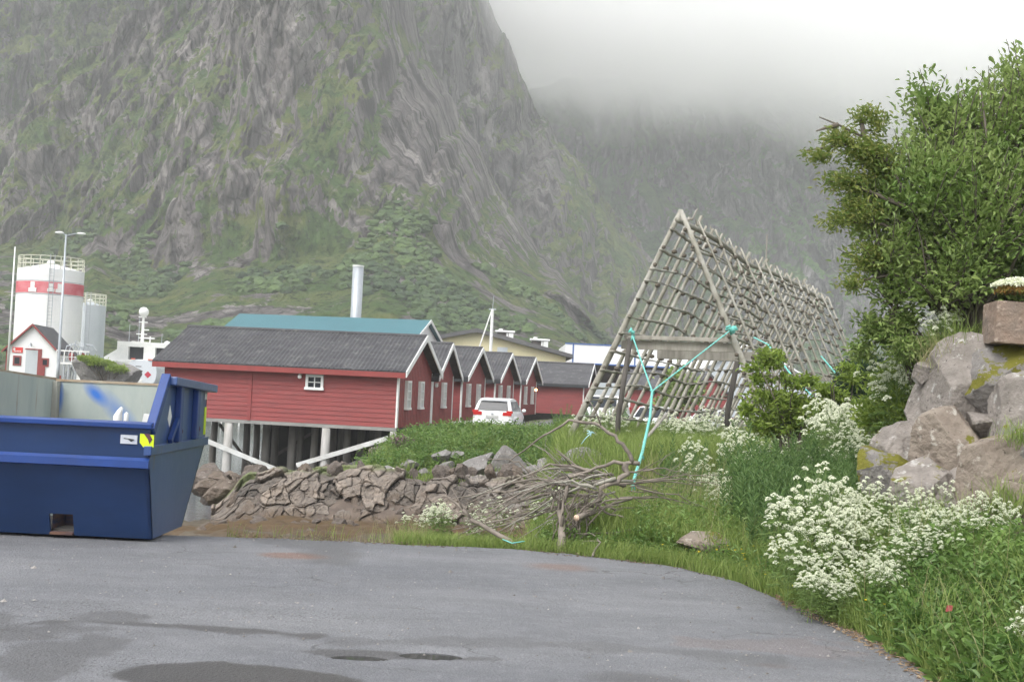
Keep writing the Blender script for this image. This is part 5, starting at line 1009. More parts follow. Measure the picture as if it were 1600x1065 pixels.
WALL = [  # px, py, Y, w, h, depth (m), seed, material, rot, label
    (1500, 618, 11.65, .48, .78, .8, 3, st_grey, (0, .12, .1), 'large upright grey boulder, upper left of the stone wall below the grassy tuft'),
    (1560, 606, 11.45, .66, .62, .8, 14, st_moss, (0, -.5, .2), 'grey boulder covered with a big yellow-green moss patch under the cut block'),
    (1598, 636, 11.0, .40, .80, .7, 5, st_grey, (0, .35, .3), 'pale steep boulder at the right edge, right of the mossy one'),
    (1492, 706, 11.35, .62, .50, .8, 6, st_tan, (0, .25, .3), 'tan wedge boulder with small green moss spots in mid wall'),
    (1410, 690, 11.9, .50, .34, .7, 17, st_grey, (0, -.5, .1), 'slanting grey-brown boulder at the left shoulder of the wall'),
    (1384, 738, 11.7, .52, .40, .7, 8, st_moss, (0, .1, .2), 'speckled lichen-grey boulder lowest at the left end of the wall'),
    (1440, 772, 11.1, .66, .56, .7, 29, st_grey, (0, -.3, 0), 'smooth rounded grey boulder behind the white flowers at the wall foot'),
    (1556, 752, 10.7, .62, 1.02, .7, 10, st_tan, (0, .55, .2), 'biggest tan boulder leaning at the right foot of the wall'),
    (1442, 580, 11.9, .16, .17, .2, 11, st_grey, (0, 0, 0), 'small round grey stone at the upper left corner of the wall'),
    (1436, 640, 12.1, .22, .40, .4, 12, st_grey, (0, .1, 0), 'narrow dark grey stone behind the left side of the wall'),
    (1548, 548, 11.7, .20, .16, .4, 13, st_grey, (0, .2, .4), 'small grey wedge stone under the left end of the cut block'),
    (1530, 566, 11.9, .40, .26, .6, 31, st_grey, (0, .2, .4), 'dark flat stone between the upright boulder and the cut block'),
    (1598, 712, 10.6, .26, .40, .5, 15, st_moss, (0, 0, .2), 'small blue-grey stone at the right edge beside the big leaning boulder'),
    (1584, 800, 10.3, .50, .40, .6, 16, st_tan, (0, .2, 0), 'low brown stone half buried under grass at the right wall foot'),
    (1536, 668, 11.35, .30, .24, .4, 32, st_grey, (0, .3, .2), 'small angular grey stone wedged right of the tan wedge boulder'),
    (1452, 664, 11.75, .24, .24, .4, 33, st_grey, (0, -.2, .2), 'small grey stone wedged between the upright and the tan wedge boulder'),
    (1592, 756, 10.5, .26, .30, .4, 34, st_tan, (0, .2, .1), 'small tan stone at the right edge behind the grass tuft'),
    (1502, 760, 10.9, .26, .34, .4, 35, st_grey, (0, .3, .3), 'dark narrow stone between the smooth rounded and the leaning boulder'),
    (1470, 800, 11.0, .5, .4, .6, 18, st_grey, (0, .2, 0), 'grey stone mostly hidden behind the dense white flowers'),
]
for px, py, Y, a, b, d, sd, m_, ro, lab in WALL:
    rock('boulder', at(px, py, Y + .15), (a * 1.28, d, b * 1.26), sd, m_, lab, 'boulder', GW, 5, planes=15, rough=.065, rot=ro)
p, F = rockgeo((.98, .8, .60), 40, 5, planes=6, rough=.022, blocky=1., rot=(0, .03, -.12)); o = npmesh('cut_stone_block', p, F, st_pink, sizes=3); o.location = at(1600, 508, 11.5); tag(o, 'squared pinkish cut stone block lying on top of the wall at the right edge', 'stone block', GW)
rock('boulder', at(1097, 846, 12.35) + Vector((0, 0, .0)), (.50, .40, .26), 21, st_tan, 'low mossy brown stone in the grass by the asphalt edge', 'boulder', None, 4)
# grey rocks on the bank
GR = 'loose grey rocks on the green bank'
bank = [(735, 735, 38.6, 1.35, .85, 'flat dark grey slab rock, largest on the bank below the weeds', 51), (793, 722, 38.8, 1.05, .95, 'angular grey rock right of the largest slab on the bank', 52), (692, 712, 39.2, .60, .45, 'pale rounded rock at the left end of the bank rocks', 53), (697, 728, 38.7, .45, .35, 'small pale rock between the rounded rock and the slab', 54),
        (760, 718, 39.6, .8, .5, 'brownish grey rock above the largest slab', 55), (830, 735, 38.4, .6, .4, 'small grey rock right of the angular rock', 56), (765, 745, 38, .6, .3, 'low grey rock at the foot of the slab', 57), (905, 724, 25, .8, .5, 'broad grey-brown rock behind the brush heap', 58), (850, 728, 38, .5, .4, 'grey rock just left of the brush heap top', 59),
        (606, 738, 38.2, .8, .35, 'low flat grey rock in the moss below the corner pile', 60), (640, 728, 39.0, .7, .35, 'pale flat rock in the moss right of the corner pile', 61), (664, 738, 38.3, .35, .25, 'tiny pale rock at the edge of the moss', 62), (717, 712, 40, .5, .35, 'small grey rock tucked under the bank weeds', 63)]
for px, py, Y, a, b, lab, sd in bank:
    c = at(px, py, Y); c.z = min(c.z, gz(c.x, c.y) + b * .35); c.z = max(c.z, gz(c.x, c.y)); rock('rock', at(px, py, Y), (a, a * .8, b), sd, stone('bank_stone', (.28, .27, .27), (.36, .35, .345), (.45, .44, .42), (.12, .15, .04), .75) if sd == 51 else bpy.data.materials['bank_stone'], lab, 'rock', GR, 4, rot=(0, -.2, .3))
# rusty brown shore rocks: the ledge (many small ones, all alike)
sh_a = stone('shore_rock', (.19, .155, .13), (.26, .215, .18), (.30, .26, .22), (.10, .12, .03), .80, (.10, .085, .08)); sh_b = stone('shore_rock_grey', (.16, .135, .12), (.22, .19, .17), (.28, .25, .23), (.10, .12, .03), .80, (.08, .07, .065))
protos = []
random.seed(5)
for k in range(10):
    p, F = rockgeo((.9, .9, 1.15), 70 + k, 4, planes=16, rough=.13, blocky=0); me = npmesh('shore_rock', p, F, sh_a if k % 3 else sh_b, sizes=3); protos.append(me.data); bpy.data.objects.remove(me)
cnt = 0
for r_, (py_, Yr, sc) in enumerate([(741, 37.6, .70), (754, 37.2, .78), (768, 36.7, .82), (782, 36.2, .78), (794, 35.7, .58)]):
    px = 372 + r_ * -2 + random.uniform(-5, 5)
    while px < (835, 845, 850, 840, 800)[r_]:
        s_ = sc * random.uniform(.3, .8); py = py_ - (4 if r_ == 0 else -12) + random.uniform(-7, 7) + (px - 560) * .012 + (10 if px < 430 and r_ < 2 else 0)
        if random.random() < (.6 if r_ in (0, 4) else .3) and not (r_ == 0 and px < 470):
            o = bpy.data.objects.new('shore_rock', random.choice(protos)); C.objects.link(o); o.location = at(px, py, Yr + random.uniform(-.12, .12)); o.scale = (s_ * random.uniform(.8, 1.3), s_, s_ * random.uniform(.8, 1.45)); o.rotation_euler = (random.uniform(-.18, .18), random.uniform(-.25, .25), random.uniform(0, 6.28))
            tag(o, 'rusty brown rounded rock in the shore ledge above the seaweed', 'rock', 'brown rocks of the shore ledge'); cnt += 1
        px += s_ * 2000 / Yr * random.uniform(.38, .50)
for k in range(16):
    px = random.uniform(318, 440); py = random.uniform(738, 778); Y = random.uniform(38.5, 42); x = un(px, py)[0] * Y; s_ = random.uniform(.5, 1.2)
    o = bpy.data.objects.new('shore_rock', protos[k % 10]); C.objects.link(o); o.location = at(px, py, Y); o.scale = (s_ * 1.3, s_, s_ * .7); o.rotation_euler = (.1, .1, k); tag(o, 'grey-brown shore stone heaped left of the bedrock ledge by the front piles', 'rock', 'stones left of the ledge')
for k in range(34):                                                     # darker stones under the house and by the water
    px = random.uniform(318, 600); Y = random.uniform(42, 56); X = px - 800; a, h = un(px, 700); x = a * Y; z = gz(x, Y); s_ = random.uniform(.4, 1.1)
    o = bpy.data.objects.new('shore_rock', protos[k % 3 * 3]); C.objects.link(o); o.location = (x, Y, z); o.scale = (s_, s_, s_ * .6); o.rotation_euler = (0, 0, k); tag(o, 'dark low shore stone lying among the wooden piles', 'rock', 'dark stones among the piles')
for k in range(26):
    px = random.uniform(318, 560); py = random.uniform(778, 806); Y = random.uniform(30, 34.5); a, h = un(px, py); x = a * Y; s_ = random.uniform(.15, .45)
    o = bpy.data.objects.new('shore_rock', protos[k % 10]); C.objects.link(o); o.location = (x, Y, gz(x, Y)); o.scale = (s_, s_, s_ * .6); o.rotation_euler = (0, 0, k); tag(o, 'small brown stone lying in the seaweed', 'rock', 'small stones in the seaweed')

# ---------------------------------------------------------------- leaves, grass, flowers (numpy)
def leaves(name, P, Dv, Ls, Ws, m, parent=None, seed=0, fold=.35, rnd=None):
    """6-point folded leaves at P pointing along Dv"""
    rng = np.random.RandomState(seed); n = len(P); Dv = Dv / (np.linalg.norm(Dv, axis=1, keepdims=True) + 1e-9); up = rng.normal(size=(n, 3)) * .55 + (0, 0, 1)
    S_ = np.cross(Dv, up); S_ /= np.linalg.norm(S_, axis=1, keepdims=True) + 1e-9; U = np.cross(S_, Dv); Ls = Ls[:, None]; Ws = Ws[:, None]
    cup = U * Ws * fold; b = P; t = P + Dv * Ls - U * Ls * .12
    V = np.stack([b, P + Dv * Ls * .3 + S_ * Ws * .5 + cup, P + Dv * Ls * .68 + S_ * Ws * .42 + cup * .7, t, P + Dv * Ls * .68 - S_ * Ws * .42 + cup * .7, P + Dv * Ls * .3 - S_ * Ws * .5 + cup], 1).reshape(-1, 3)
    i = np.arange(n)[:, None] * 6; F = np.concatenate([i + (0, 1, 2, 3), i + (0, 3, 4, 5)], 1)
    r = rng.rand(n) if rnd is None else np.clip(rnd + rng.normal(size=n) * .15, 0, 1)
    return npmesh(name, V, F, m, parent, attrs={'rnd': np.repeat(r, 6)}, sizes=4)
def blades(name, P, H, Wd, m, label, seed=0, lean=.35, wind=(.1, 0), parent=None):
    rng = np.random.RandomState(seed); n = len(P); a = rng.rand(n) * 6.283; s_ = np.stack([np.cos(a), np.sin(a), 0 * a], 1) * Wd[:, None] * .5
    dr = rng.normal(size=(n, 2)) * lean + wind; d = np.c_[dr, np.zeros(n)]; H = H[:, None]; up = np.array((0, 0, 1.))
    m1_ = P + up * H * .45 + d * H * .22; m2_ = P + up * H * .8 + d * H * .55; t = P + up * H * (1 - .15 * np.abs(dr).sum(1, keepdims=True)) + d * H * 1.0
    V = np.stack([P - s_, P + s_, m1_ + s_ * .8, m1_ - s_ * .8, m2_ + s_ * .5, m2_ - s_ * .5, t], 1).reshape(-1, 3); i = np.arange(n)[:, None] * 7
    F = np.concatenate([i + (0, 1, 2, 3), i + (3, 2, 4, 5), i + (5, 4, 6)], 1); sz = np.tile([4, 4, 3], n)
    o = npmesh(name, V, F.ravel(), m, parent, attrs={'rnd': np.repeat(rng.rand(n), 7)}, sizes=sz)
    return tag(o, label, None, None, 'stuff') if label else o
def scatter(n, a0, a1, y0, y1, seed, dens=None, power=1.):
    """random ground points: A in [a0,a1], Y in [y0,y1] (Y may be 'edge' relative when y0<0)"""
    rng = np.random.RandomState(seed); A = rng.uniform(a0, a1, n); u = rng.rand(n) ** power
    Y = np.where(True, y0 + (y1 - y0) * u, 0) if y0 > 3 else edgeY(A) + y0 + (y1 - y0) * u
    X = A / 2000 * Y
    if dens is not None:
        k = rng.rand(n) < dens(X, Y, A); X, Y = X[k], Y[k]
    return np.stack([X, Y, ground(X, Y)], 1)
R_ = np.random.RandomState(1)
def patchy(sc, lo, hi, seed): return lambda X, Y, A: sm(lo, hi, fbm(X * sc, Y * sc, 0, seed, 3))
# verge along the asphalt (short)
P = scatter(26000, -170, 720, .02, 1.3, 2, power=1.3); n = len(P); blades('verge_grass', P, R_.uniform(.06, .22, n), R_.uniform(.004, .008, n), MT['grass'], 'short green grass along the asphalt edge', 1)
P = scatter(1500, -430, -170, .02, 1.2, 3, patchy(.6, -.2, .3, 8)); n = len(P); blades('verge_grass', P, R_.uniform(.06, .26, n), R_.uniform(.004, .007, n), MT['grass'], 'thin tufts of grass on the asphalt edge beside the skip', 2)
P = scatter(1500, -245, -120, .05, .8, 4, patchy(1.2, -.3, .4, 12)); n = len(P); blades('dry_grass', P, R_.uniform(.06, .36, n), R_.uniform(.003, .005, n), MT['grassdry'], 'pale dry grass tuft at the asphalt edge near the brush heap', 3, .4)
P = scatter(9000, -430, 760, -.16, .12, 61, lambda X, Y, A: sm(.0, .5, fbm(X * 2.2, Y * 2.2, 0, 62, 3))); n = len(P); P[:, 2] = .0; blades('verge_grass', P, R_.uniform(.03, .12, n), R_.uniform(.004, .007, n), MT['grass'], 'small grass tufts creeping onto the asphalt edge', 63, .6)
P = scatter(2600, -420, 430, -.22, .15, 64, lambda X, Y, A: sm(-.2, .5, fbm(X * 1.6, Y * 1.6, 0, 65, 3))); P[:, 2] = .005; n = len(P); a = R_.rand(n) * 6.28
o = leaves('leaf_litter', P, np.stack([np.cos(a), np.sin(a), .05 + 0 * a], 1), R_.uniform(.01, .04, n), R_.uniform(.004, .012, n), mat('litter_dark', (.09, .065, .045), (.22, .17, .11), attr='rnd'), None, 66); tag(o, 'crumbs of soil and dead leaves along the straight asphalt edge', None, None, 'stuff')
# meadow between the asphalt and the rack
dm = lambda X, Y, A: sm(40, 160, A) * (wallq(X, Y) < .1) 
P = scatter(60000, 60, 640, .5, 12, 5, dm); n = len(P); hh = np.interp(P[:, 1], [11, 14, 24], [.32, .60, .85]); blades('meadow_grass', P, R_.uniform(.5, 1.1, n) * hh, R_.uniform(.006, .011, n), MT['grass'], 'tall green meadow grass between the asphalt and the rack', 4)
P = scatter(46000, 20, 560, 22, 36, 6, lambda X, Y, A: sm(30, 95, A) * 1.); n = len(P); blades('meadow_grass', P, R_.uniform(.45, 1.0, n), R_.uniform(.012, .02, n), MT['grass'], 'tall meadow grass around the feet of the rack', 5)
P = scatter(7000, 60, 560, 14, 34, 7, dm); n = len(P); blades('dry_grass', P, R_.uniform(.6, 1.15, n), R_.uniform(.005, .008, n), MT['grassdry'], 'reddish dry seed stalks in the meadow', 6, .15)
# bank in front of the boathouses
dbk = lambda X, Y, A: sm(-4.6, -3.4, X + .8 * fbm(X, Y, 0, 88, 2)) * sm(38.0, 39.2, Y + 1.0 * fbm(X * .6, Y * .6, 0, 91, 2)) * 1.
P = scatter(50000, -240, 330, 37.8, 49, 8, dbk); n = len(P); blades('bank_grass', P, R_.uniform(.35, .95, n) * np.interp(P[:, 1], [38, 41, 47], [.45, .75, .72]), R_.uniform(.018, .03, n), MT['grass'], 'rank green grass on the bank in front of the parked car', 7)
P = scatter(12000, -260, 60, 37.2, 40, 9, lambda X, Y, A: .7 * sm(-6.5, -5.2, X)); n = len(P); blades('bank_grass', P, R_.uniform(.06, .2, n), R_.uniform(.015, .025, n), MT['grass'], 'low moss-green grass on top of the shore ledge', 8)
def weeds(name, P, H, m, lsz, label, seed, k=9, spread=.12, parent=None):
    """leafy stalks: k leaves up each stalk"""
    rng = np.random.RandomState(seed); n = len(P); a = rng.rand(n, k) * 6.283; t = (np.arange(k)[None] + rng.rand(n, k)) / k
    base = P[:, None] + np.stack([np.zeros((n, k)), np.zeros((n, k)), t * H[:, None]], -1); base = base + rng.normal(size=(n, k, 3)) * spread * (.3, .3, .1)
    dv = np.stack([np.cos(a), np.sin(a), .75 - .5 * (1 - t) + rng.normal(size=(n, k)) * .2], -1); L = lsz * (1.15 - .6 * t) * rng.uniform(.45, 1.5, (n, k)); rn = np.repeat(np.clip(.45 + .7 * fbm(P[:, 0] * 1.7, P[:, 1] * 1.7, 0, seed, 3), 0, 1), k)
    o = leaves(name, base.reshape(-1, 3), dv.reshape(-1, 3), L.ravel(), L.ravel() * .42, m, parent, seed, rnd=rn); return tag(o, label, None, None, 'stuff') if label else o
P = scatter(3200, -235, 300, 38.8, 48, 10, dbk); n = len(P); weeds('bank_weeds', P, R_.uniform(.5, 1.2, n) * np.interp(P[:, 1], [39, 42, 47], [.6, .8, .62]), MT['weed'], .17, 'leafy green weeds covering the bank', 11, 14)
P = scatter(4200, 60, 700, .25, 2.2, 12, lambda X, Y, A: (wallq(X, Y) < 0) * 1.); n = len(P); weeds('verge_weeds', P, R_.uniform(.08, .30, n), MT['weed'], .055, 'low leafy weeds mixed into the verge', 13, 8, .06)
P = scatter(5200, 560, 1150, .05, 3.2, 14, lambda X, Y, A: (wallq(X, Y) < -.35) * sm(540, 640, A)); n = len(P); weeds('verge_weeds', P, R_.uniform(.08, .38, n), MT['weed'], .085, 'dense broad-leaved weeds at the lower right beside the asphalt', 15, 11, .08)
P = scatter(16000, 430, 1150, .02, 3.0, 16, lambda X, Y, A: (wallq(X, Y) < .2) * 1.); n = len(P); blades('verge_grass', P, R_.uniform(.08, .32, n), R_.uniform(.004, .007, n), MT['grass'], 'green grass at the foot of the stone wall', 9)
P = scatter(5000, 560, 1150, .1, 3.2, 46, lambda X, Y, A: (wallq(X, Y) < 0) * sm(-.2, .4, fbm(X * 1.5, Y * 1.5, 0, 47, 2))); n = len(P); blades('tall_grass', P, R_.uniform(.25, .65, n), R_.uniform(.004, .007, n), MT['grass'], 'tall thin grass stems rising through the weeds at the lower right', 48, .4)
P = scatter(500, 300, 1150, .1, 3.0, 49, lambda X, Y, A: (wallq(X, Y) < 0) * 1.); n = len(P); blades('dry_grass', P, R_.uniform(.3, .8, n), R_.uniform(.004, .006, n), MT['grassdry'], 'scattered dead stalks in the lower right weeds', 50, .5)
P = scatter(2500, 200, 640, 12.5, 20, 17, dm); n = len(P); weeds('meadow_weeds', P, R_.uniform(.2, .6, n), MT['weed'], .07, 'leafy weeds in the meadow', 18, 14)
# grass and moss on top of the mound
P = scatter(26000, 640, 1100, 11.2, 17, 19, lambda X, Y, A: (wallq(X, Y) > .12) * 1.); n = len(P); blades('mound_grass', P, R_.uniform(.10, .34, n), R_.uniform(.005, .009, n), MT['grass'], 'long grass on top of the stone wall under the willow', 10)
def tuft(px, py, Y, n, rad, h0, h1, m, label, seed, lean=.45):
    c = at(px, py, Y); r = np.random.RandomState(seed); P = np.c_[c.x + r.normal(size=n) * rad, c.y + r.normal(size=n) * rad * .6, np.full(n, c.z) - .02 - np.abs(r.normal(size=n)) * .05]
    return blades('grass_tuft', P, r.uniform(h0, h1, n), r.uniform(.004, .007, n), m, label, seed, lean + .15)
tuft(1485, 568, 12.0, 330, .15, .10, .46, MT['grassdry'], 'dry yellowish grass tuft on top of the upright boulder', 31)
tuft(1508, 566, 12.0, 260, .13, .15, .66, MT['grass'], 'green grass tuft on the wall beside the cut block', 32)
tuft(1582, 790, 10.2, 320, .13, .10, .36, MT['grass'], 'grass tuft growing in the right part of the wall', 33, .5); tuft(1590, 680, 10.5, 140, .09, .08, .25, MT['grass'], 'small grass tuft on a ledge of the right wall', 34)
tuft(1345, 850, 10.4, 500, .2, .1, .3, MT['grass'], 'short tuft under the dense white flowers', 35)
# litter: leaf and straw bits along the asphalt edge at the right
P = scatter(1600, 430, 760, -.35, .15, 20, lambda X, Y, A: .8); P[:, 2] = .006; n = len(P); a = R_.rand(n) * 6.28
o = leaves('leaf_litter', P, np.stack([np.cos(a), np.sin(a), .05 + 0 * a], 1), R_.uniform(.01, .05, n), R_.uniform(.004, .012, n), mat('litter', (.20, .13, .08), (.36, .27, .17), attr='rnd'), None, 21); tag(o, 'brown leaf litter and straw along the asphalt edge', None, None, 'stuff')
for k, (px, py, L_, an) in enumerate([(1000 + 490, 990, .42, -.9), (1505, 1000, .0, 0), (1290, 960, .14, -.35), (1325, 968, .12, -.3)]):
    if L_ == 0: continue
    c = atz(px, py, .03) if k else at(1495, 985, 7.9); d_ = Vector((math.cos(an), -.2, math.sin(an) if k == 0 else .0)) * L_; o = MB().tube([c, c + d_ * .5 + Vector((0, 0, .01)), c + d_], [.006, .005, .003], 5).build('dry_stalk', MT['wood'], smooth=True)
    tag(o, ('pale dry branch lying in the weeds at the lower right', '', 'thin pale twig on the asphalt edge, left one', 'thin pale twig on the asphalt edge, right one')[k], 'twig')

# ---------------------------------------------------------------- cow parsley
def parsley(seed, h=.9, nb=11):
    r = np.random.RandomState(seed); random.seed(seed); root = empty('cow_parsley', (0, 0, 0)); st = MB(); fl = []; lf_p, lf_d, lf_l = [], [], []
    top = Vector((random.uniform(-.06, .06), random.uniform(-.06, .06), h)); st.tube([(0, 0, -.08), top * .5 + Vector((.01, .01, 0)), top], [.007, .005, .003], 5, 0, False); ends = [top]
    for k in range(nb):
        t = .35 + .6 * k / nb; a = k * 2.4 + random.random(); b0 = top * t; L = (1.08 - t) * h * random.uniform(.55, .8) + .05; e = b0 + Vector((math.cos(a) * L * .55, math.sin(a) * L * .55, L * .85)); st.tube([b0, (b0 + e) / 2 + Vector((math.cos(a), math.sin(a), -.3)) * .03, e], [.004, .003, .002], 4, 0, False); ends.append(e)
        if random.random() < .6: a2 = a + random.choice((-1, 1)) * .8; e2 = (b0 + e) / 2 + Vector((math.cos(a2) * .08, math.sin(a2) * .08, .13)); st.tube([(b0 + e) / 2, e2], [.003, .002], 4, 0, False); ends.append(e2)
        for q in range(26):
            u = random.random(); sd_ = random.choice((-1, 1)); ax = Vector((math.cos(a + .4), math.sin(a + .4), -.1)); pp = b0 + ax * (.04 + .2 * u); lf_p.append(tuple(pp + Vector((-ax.y, ax.x, 0)) * sd_ * (1 - u) * .06)); lf_d.append((ax.x - ax.y * sd_ * 1.2, ax.y + ax.x * sd_ * 1.2, random.uniform(-.3, .1))); lf_l.append(random.uniform(.03, .055))
    V, F = [], []
    for e in ends:                                                     # compound umbel: domed, tilted, of small puffs
        nr = random.randint(9, 15); rad = random.uniform(.022, .042); ax = Vector((e.x * .9 + random.uniform(-.3, .3), e.y * .9 + random.uniform(-.3, .3), .55 + e.z * .3)).normalized(); sx_ = ax.orthogonal().normalized(); sy_ = ax.cross(sx_)
        for q in range(nr):
            rr = rad * math.sqrt((q + .3) / nr); a = q * 2.4; c = e + (sx_ * math.cos(a) + sy_ * math.sin(a)) * rr + ax * (.026 - rr * rr / rad * .75 + random.uniform(-.004, .004))
            if q % 2 == 0: st.tube([e - ax * .006, c], .0011, 3, 0, False)
            for w_ in range(8):
                d = r.normal(size=3); d[2] = abs(d[2]) * .8 - .15; d /= np.linalg.norm(d); pc = np.array(c) + d * .0088; t1 = np.cross(d, (0.3, .2, 1)); t1 /= np.linalg.norm(t1); t2 = np.cross(d, t1); s_ = .0050
                n0 = len(V); V += [pc + t1 * s_, pc + t2 * s_, pc - t1 * s_, pc - t2 * s_]; F += [n0, n0 + 1, n0 + 2, n0 + 3]
    st.build('stem', MT['stem'], root, smooth=True); npmesh('flowers', V, F, MT['flower'], root, attrs={'rnd': r.rand(len(V))}, sizes=4)
    lf_l = np.array(lf_l); leaves('leaves', np.array(lf_p), np.array(lf_d), lf_l, lf_l * .35, MT['parsley'], root, seed); return root
PROTO = [parsley(200 + k, random.uniform(.75, 1.0), 10 + k % 3) for k in range(6)]
used = [False] * 6
def plant_at(protos_, flags, x, y, z, s_, label, cat, group, rng):
    k = rng.randint(len(protos_)); r = protos_[k]
    if flags[k]: r = copy_tree(r)
    flags[k] = True; r.location = (x, y, z); r.scale = (s_, s_, s_ * rng.uniform(.9, 1.15)); r.rotation_euler = (rng.normal() * .08, rng.normal() * .08, rng.uniform(0, 6.28)); tag(r, label, cat, group); return r
def patch(n, px0, px1, py0, py1, Y0, Y1, sc, label, group, seed, hp=.9):
    """plants whose flower heads fall in a picture region: stand them on the ground at their own distance"""
    r = np.random.RandomState(seed)
    for i in range(n):
        px, py, t = r.uniform(px0, px1), r.uniform(py0, py1), r.rand(); t = np.clip((py - py0) / (py1 - py0) * .85 + .15 * t, 0, 1); Y = Y1 + (Y0 - Y1) * t; p = at(px, py, Y); g_ = gz(p.x, p.y); hgt = p.z - g_; s_ = hgt / hp
        if s_ < .35: s_ = .35 + r.rand() * .15
        s_ = min(s_, sc)
        plant_at(PROTO, used, p.x, p.y, max(g_, p.z - s_ * hp * 1.05) - .01, s_, label, 'plant', group, r)
patch(105, 1228, 1490, 765, 925, 9.0, 10.9, 1.2, 'white flowering cow parsley in the dense clump between asphalt and stone wall', 'dense white cow parsley clump', 1)
patch(14, 1300, 1420, 740, 820, 10.4, 11.2, 1.3, 'white cow parsley at the back of the dense clump, against the boulders', 'cow parsley against the boulders', 2)
patch(12, 1500, 1590, 770, 860, 9.4, 10.3, 1.2, 'white cow parsley in front of the big leaning boulder', 'cow parsley below the leaning boulder', 3)
patch(3, 1590, 1620, 990, 1040, 6.9, 7.4, 1.0, 'white cow parsley in the lower right corner', 'cow parsley in the lower right corner', 4)
patch(24, 1070, 1180, 690, 820, 13.6, 17, 1.2, 'white cow parsley in the loose patch right of the brush heap', 'cow parsley right of the brush heap', 5)
patch(14, 1000, 1130, 642, 662, 27, 30, 1.2, 'white cow parsley in the band in front of the rack', 'cow parsley band before the rack', 6)
patch(8, 915, 985, 640, 660, 28, 31, 1.5, 'white cow parsley at the foot of the near left rack leg', 'cow parsley at the rack leg', 7)
patch(26, 1270, 1420, 610, 700, 14.5, 19, 1.4, 'creamy cow parsley in the thicket left of the stone wall', 'cow parsley left of the wall', 8)
patch(9, 1140, 1270, 650, 720, 19, 24, 1.4, 'white cow parsley in the meadow around the sapling', 'cow parsley around the sapling', 9)
patch(22, 1010, 1240, 665, 790, 13.8, 24, 1.3, 'single white cow parsley scattered through the open meadow', 'cow parsley scattered in the meadow', 14)
patch(16, 635, 810, 785, 850, 13.2, 14.6, .9, 'low white cow parsley at the left side of the brush heap', 'cow parsley left of the brush heap', 10)
patch(10, 830, 1040, 770, 840, 13.4, 15.5, .9, 'white cow parsley growing through the brush heap', 'cow parsley in the brush heap', 11)
patch(9, 1400, 1445, 530, 600, 13.0, 14.5, 1.2, 'pale cow parsley between the wall and the low rowan twig', 'cow parsley behind the wall corner', 12)
patch(7, 1455, 1490, 480, 500, 12.6, 13.2, 1.0, 'white cow parsley under the willow behind the dry tuft', 'cow parsley under the willow', 13)
for k, rt in enumerate(PROTO):
    if not used[k]: print('unused proto', k)
# white cushion on the cut block
c = at(1588, 446, 11.35); r = np.random.RandomState(9); n = 2600; th = r.rand(n) * 6.28; rr = np.sqrt(r.rand(n)); Pf = np.c_[c.x + .02 + rr * np.cos(th) * .24, c.y + rr * np.sin(th) * .16, c.z - .02 + .07 * (1 - rr ** 2) + r.rand(n) * .02]
rt = empty('cushion_plant', (0, 0, 0), 0, 'white flowering cushion plant on top of the cut stone block', 'plant')
leaves('flowers', Pf, r.normal(size=(n, 3)) + (0, 0, .6), np.full(n, .016), np.full(n, .014), MT['flower'], rt, 3, .1)
Pf2 = Pf[:1400] - (-.03, 0, .05); leaves('foliage', Pf2, r.normal(size=(1400, 3)) + (0, -.4, 0), np.full(1400, .03), np.full(1400, .008), mat('reddish_foliage', (.30, .12, .03), (.20, .20, .04), attr='rnd'), rt, 4)
# yellow buttercups, tiny and countless
P = scatter(130, 230, 620, .15, 1.6, 30); P[:, 2] += R_.uniform(.10, .25, len(P)); n = len(P); P = np.repeat(P, 5, 0); a = np.tile(np.arange(5) * 1.2566, n)
o = leaves('buttercups', P, np.stack([np.cos(a), np.sin(a), .5 + 0 * a], 1), np.full(len(P), .014), np.full(len(P), .013), MT['yellowfl'], None, 5); tag(o, 'scattered yellow buttercups in the verge', None, None, 'stuff')

# ---------------------------------------------------------------- fireweed stand
def fireweed(seed):
    r = np.random.RandomState(seed); random.seed(seed); root = empty('fireweed', (0, 0, 0)); m = MB(); P, Dv, L = [], [], []
    for s_ in range(4):
        bx, by = r.normal(size=2) * .07; h = r.uniform(.75, 1.05); lx, ly = r.normal(size=2) * .07; m.tube([(bx, by, -.05), (bx + lx * .4, by + ly * .4, h * .5), (bx + lx, by + ly, h)], [.005, .004, .002], 4, 0, False)
        for k in range(60):
            t = .12 + .88 * k / 60; a = k * 2.4; P.append((bx + lx * t, by + ly * t, h * t)); Dv.append((math.cos(a), math.sin(a), .35 + .9 * t)); L.append((.13 - .07 * t) * r.uniform(.8, 1.2))
    m.build('stem', MT['stem'], root); L = np.array(L); leaves('leaves', np.array(P), np.array(Dv), L, L * .24, MT['fire'], root, seed, .2); return root
FP = [fireweed(300 + k) for k in range(4)]; fu = [False] * 4; r = np.random.RandomState(77)
for i in range(110):
    px = r.uniform(1155, 1345); t = r.rand(); py = 708 + 85 * t + r.uniform(-12, 12); Y = 15.2 - 3.3 * t; p = at(px, py, Y); g_ = gz(p.x, p.y)
    plant_at(FP, fu, p.x, p.y, g_ - .02, max(.6, min(1.4, (p.z - g_) / .78)), 'dark green fireweed without flowers in the stand left of the stone wall', 'plant', 'fireweed stand', r)
for i in range(24):
    px = r.uniform(860, 985); Y = r.uniform(39, 45); a, h = un(px, 660); x = a * Y
    plant_at(FP, fu, x, Y, gz(x, Y), r.uniform(.9, 1.25), 'tall slim green weed on the bank in front of the side-on boathouse', 'plant', 'tall weeds on the bank', r)
for i in range(30):
    px = r.uniform(1040, 1290); Y = r.uniform(15.5, 20); a, h = un(px, 660); x = a * Y
    plant_at(FP, fu, x, Y, gz(x, Y), r.uniform(.7, 1.0), 'green leafy weed standing in the middle of the meadow', 'plant', 'weeds in the meadow', r)

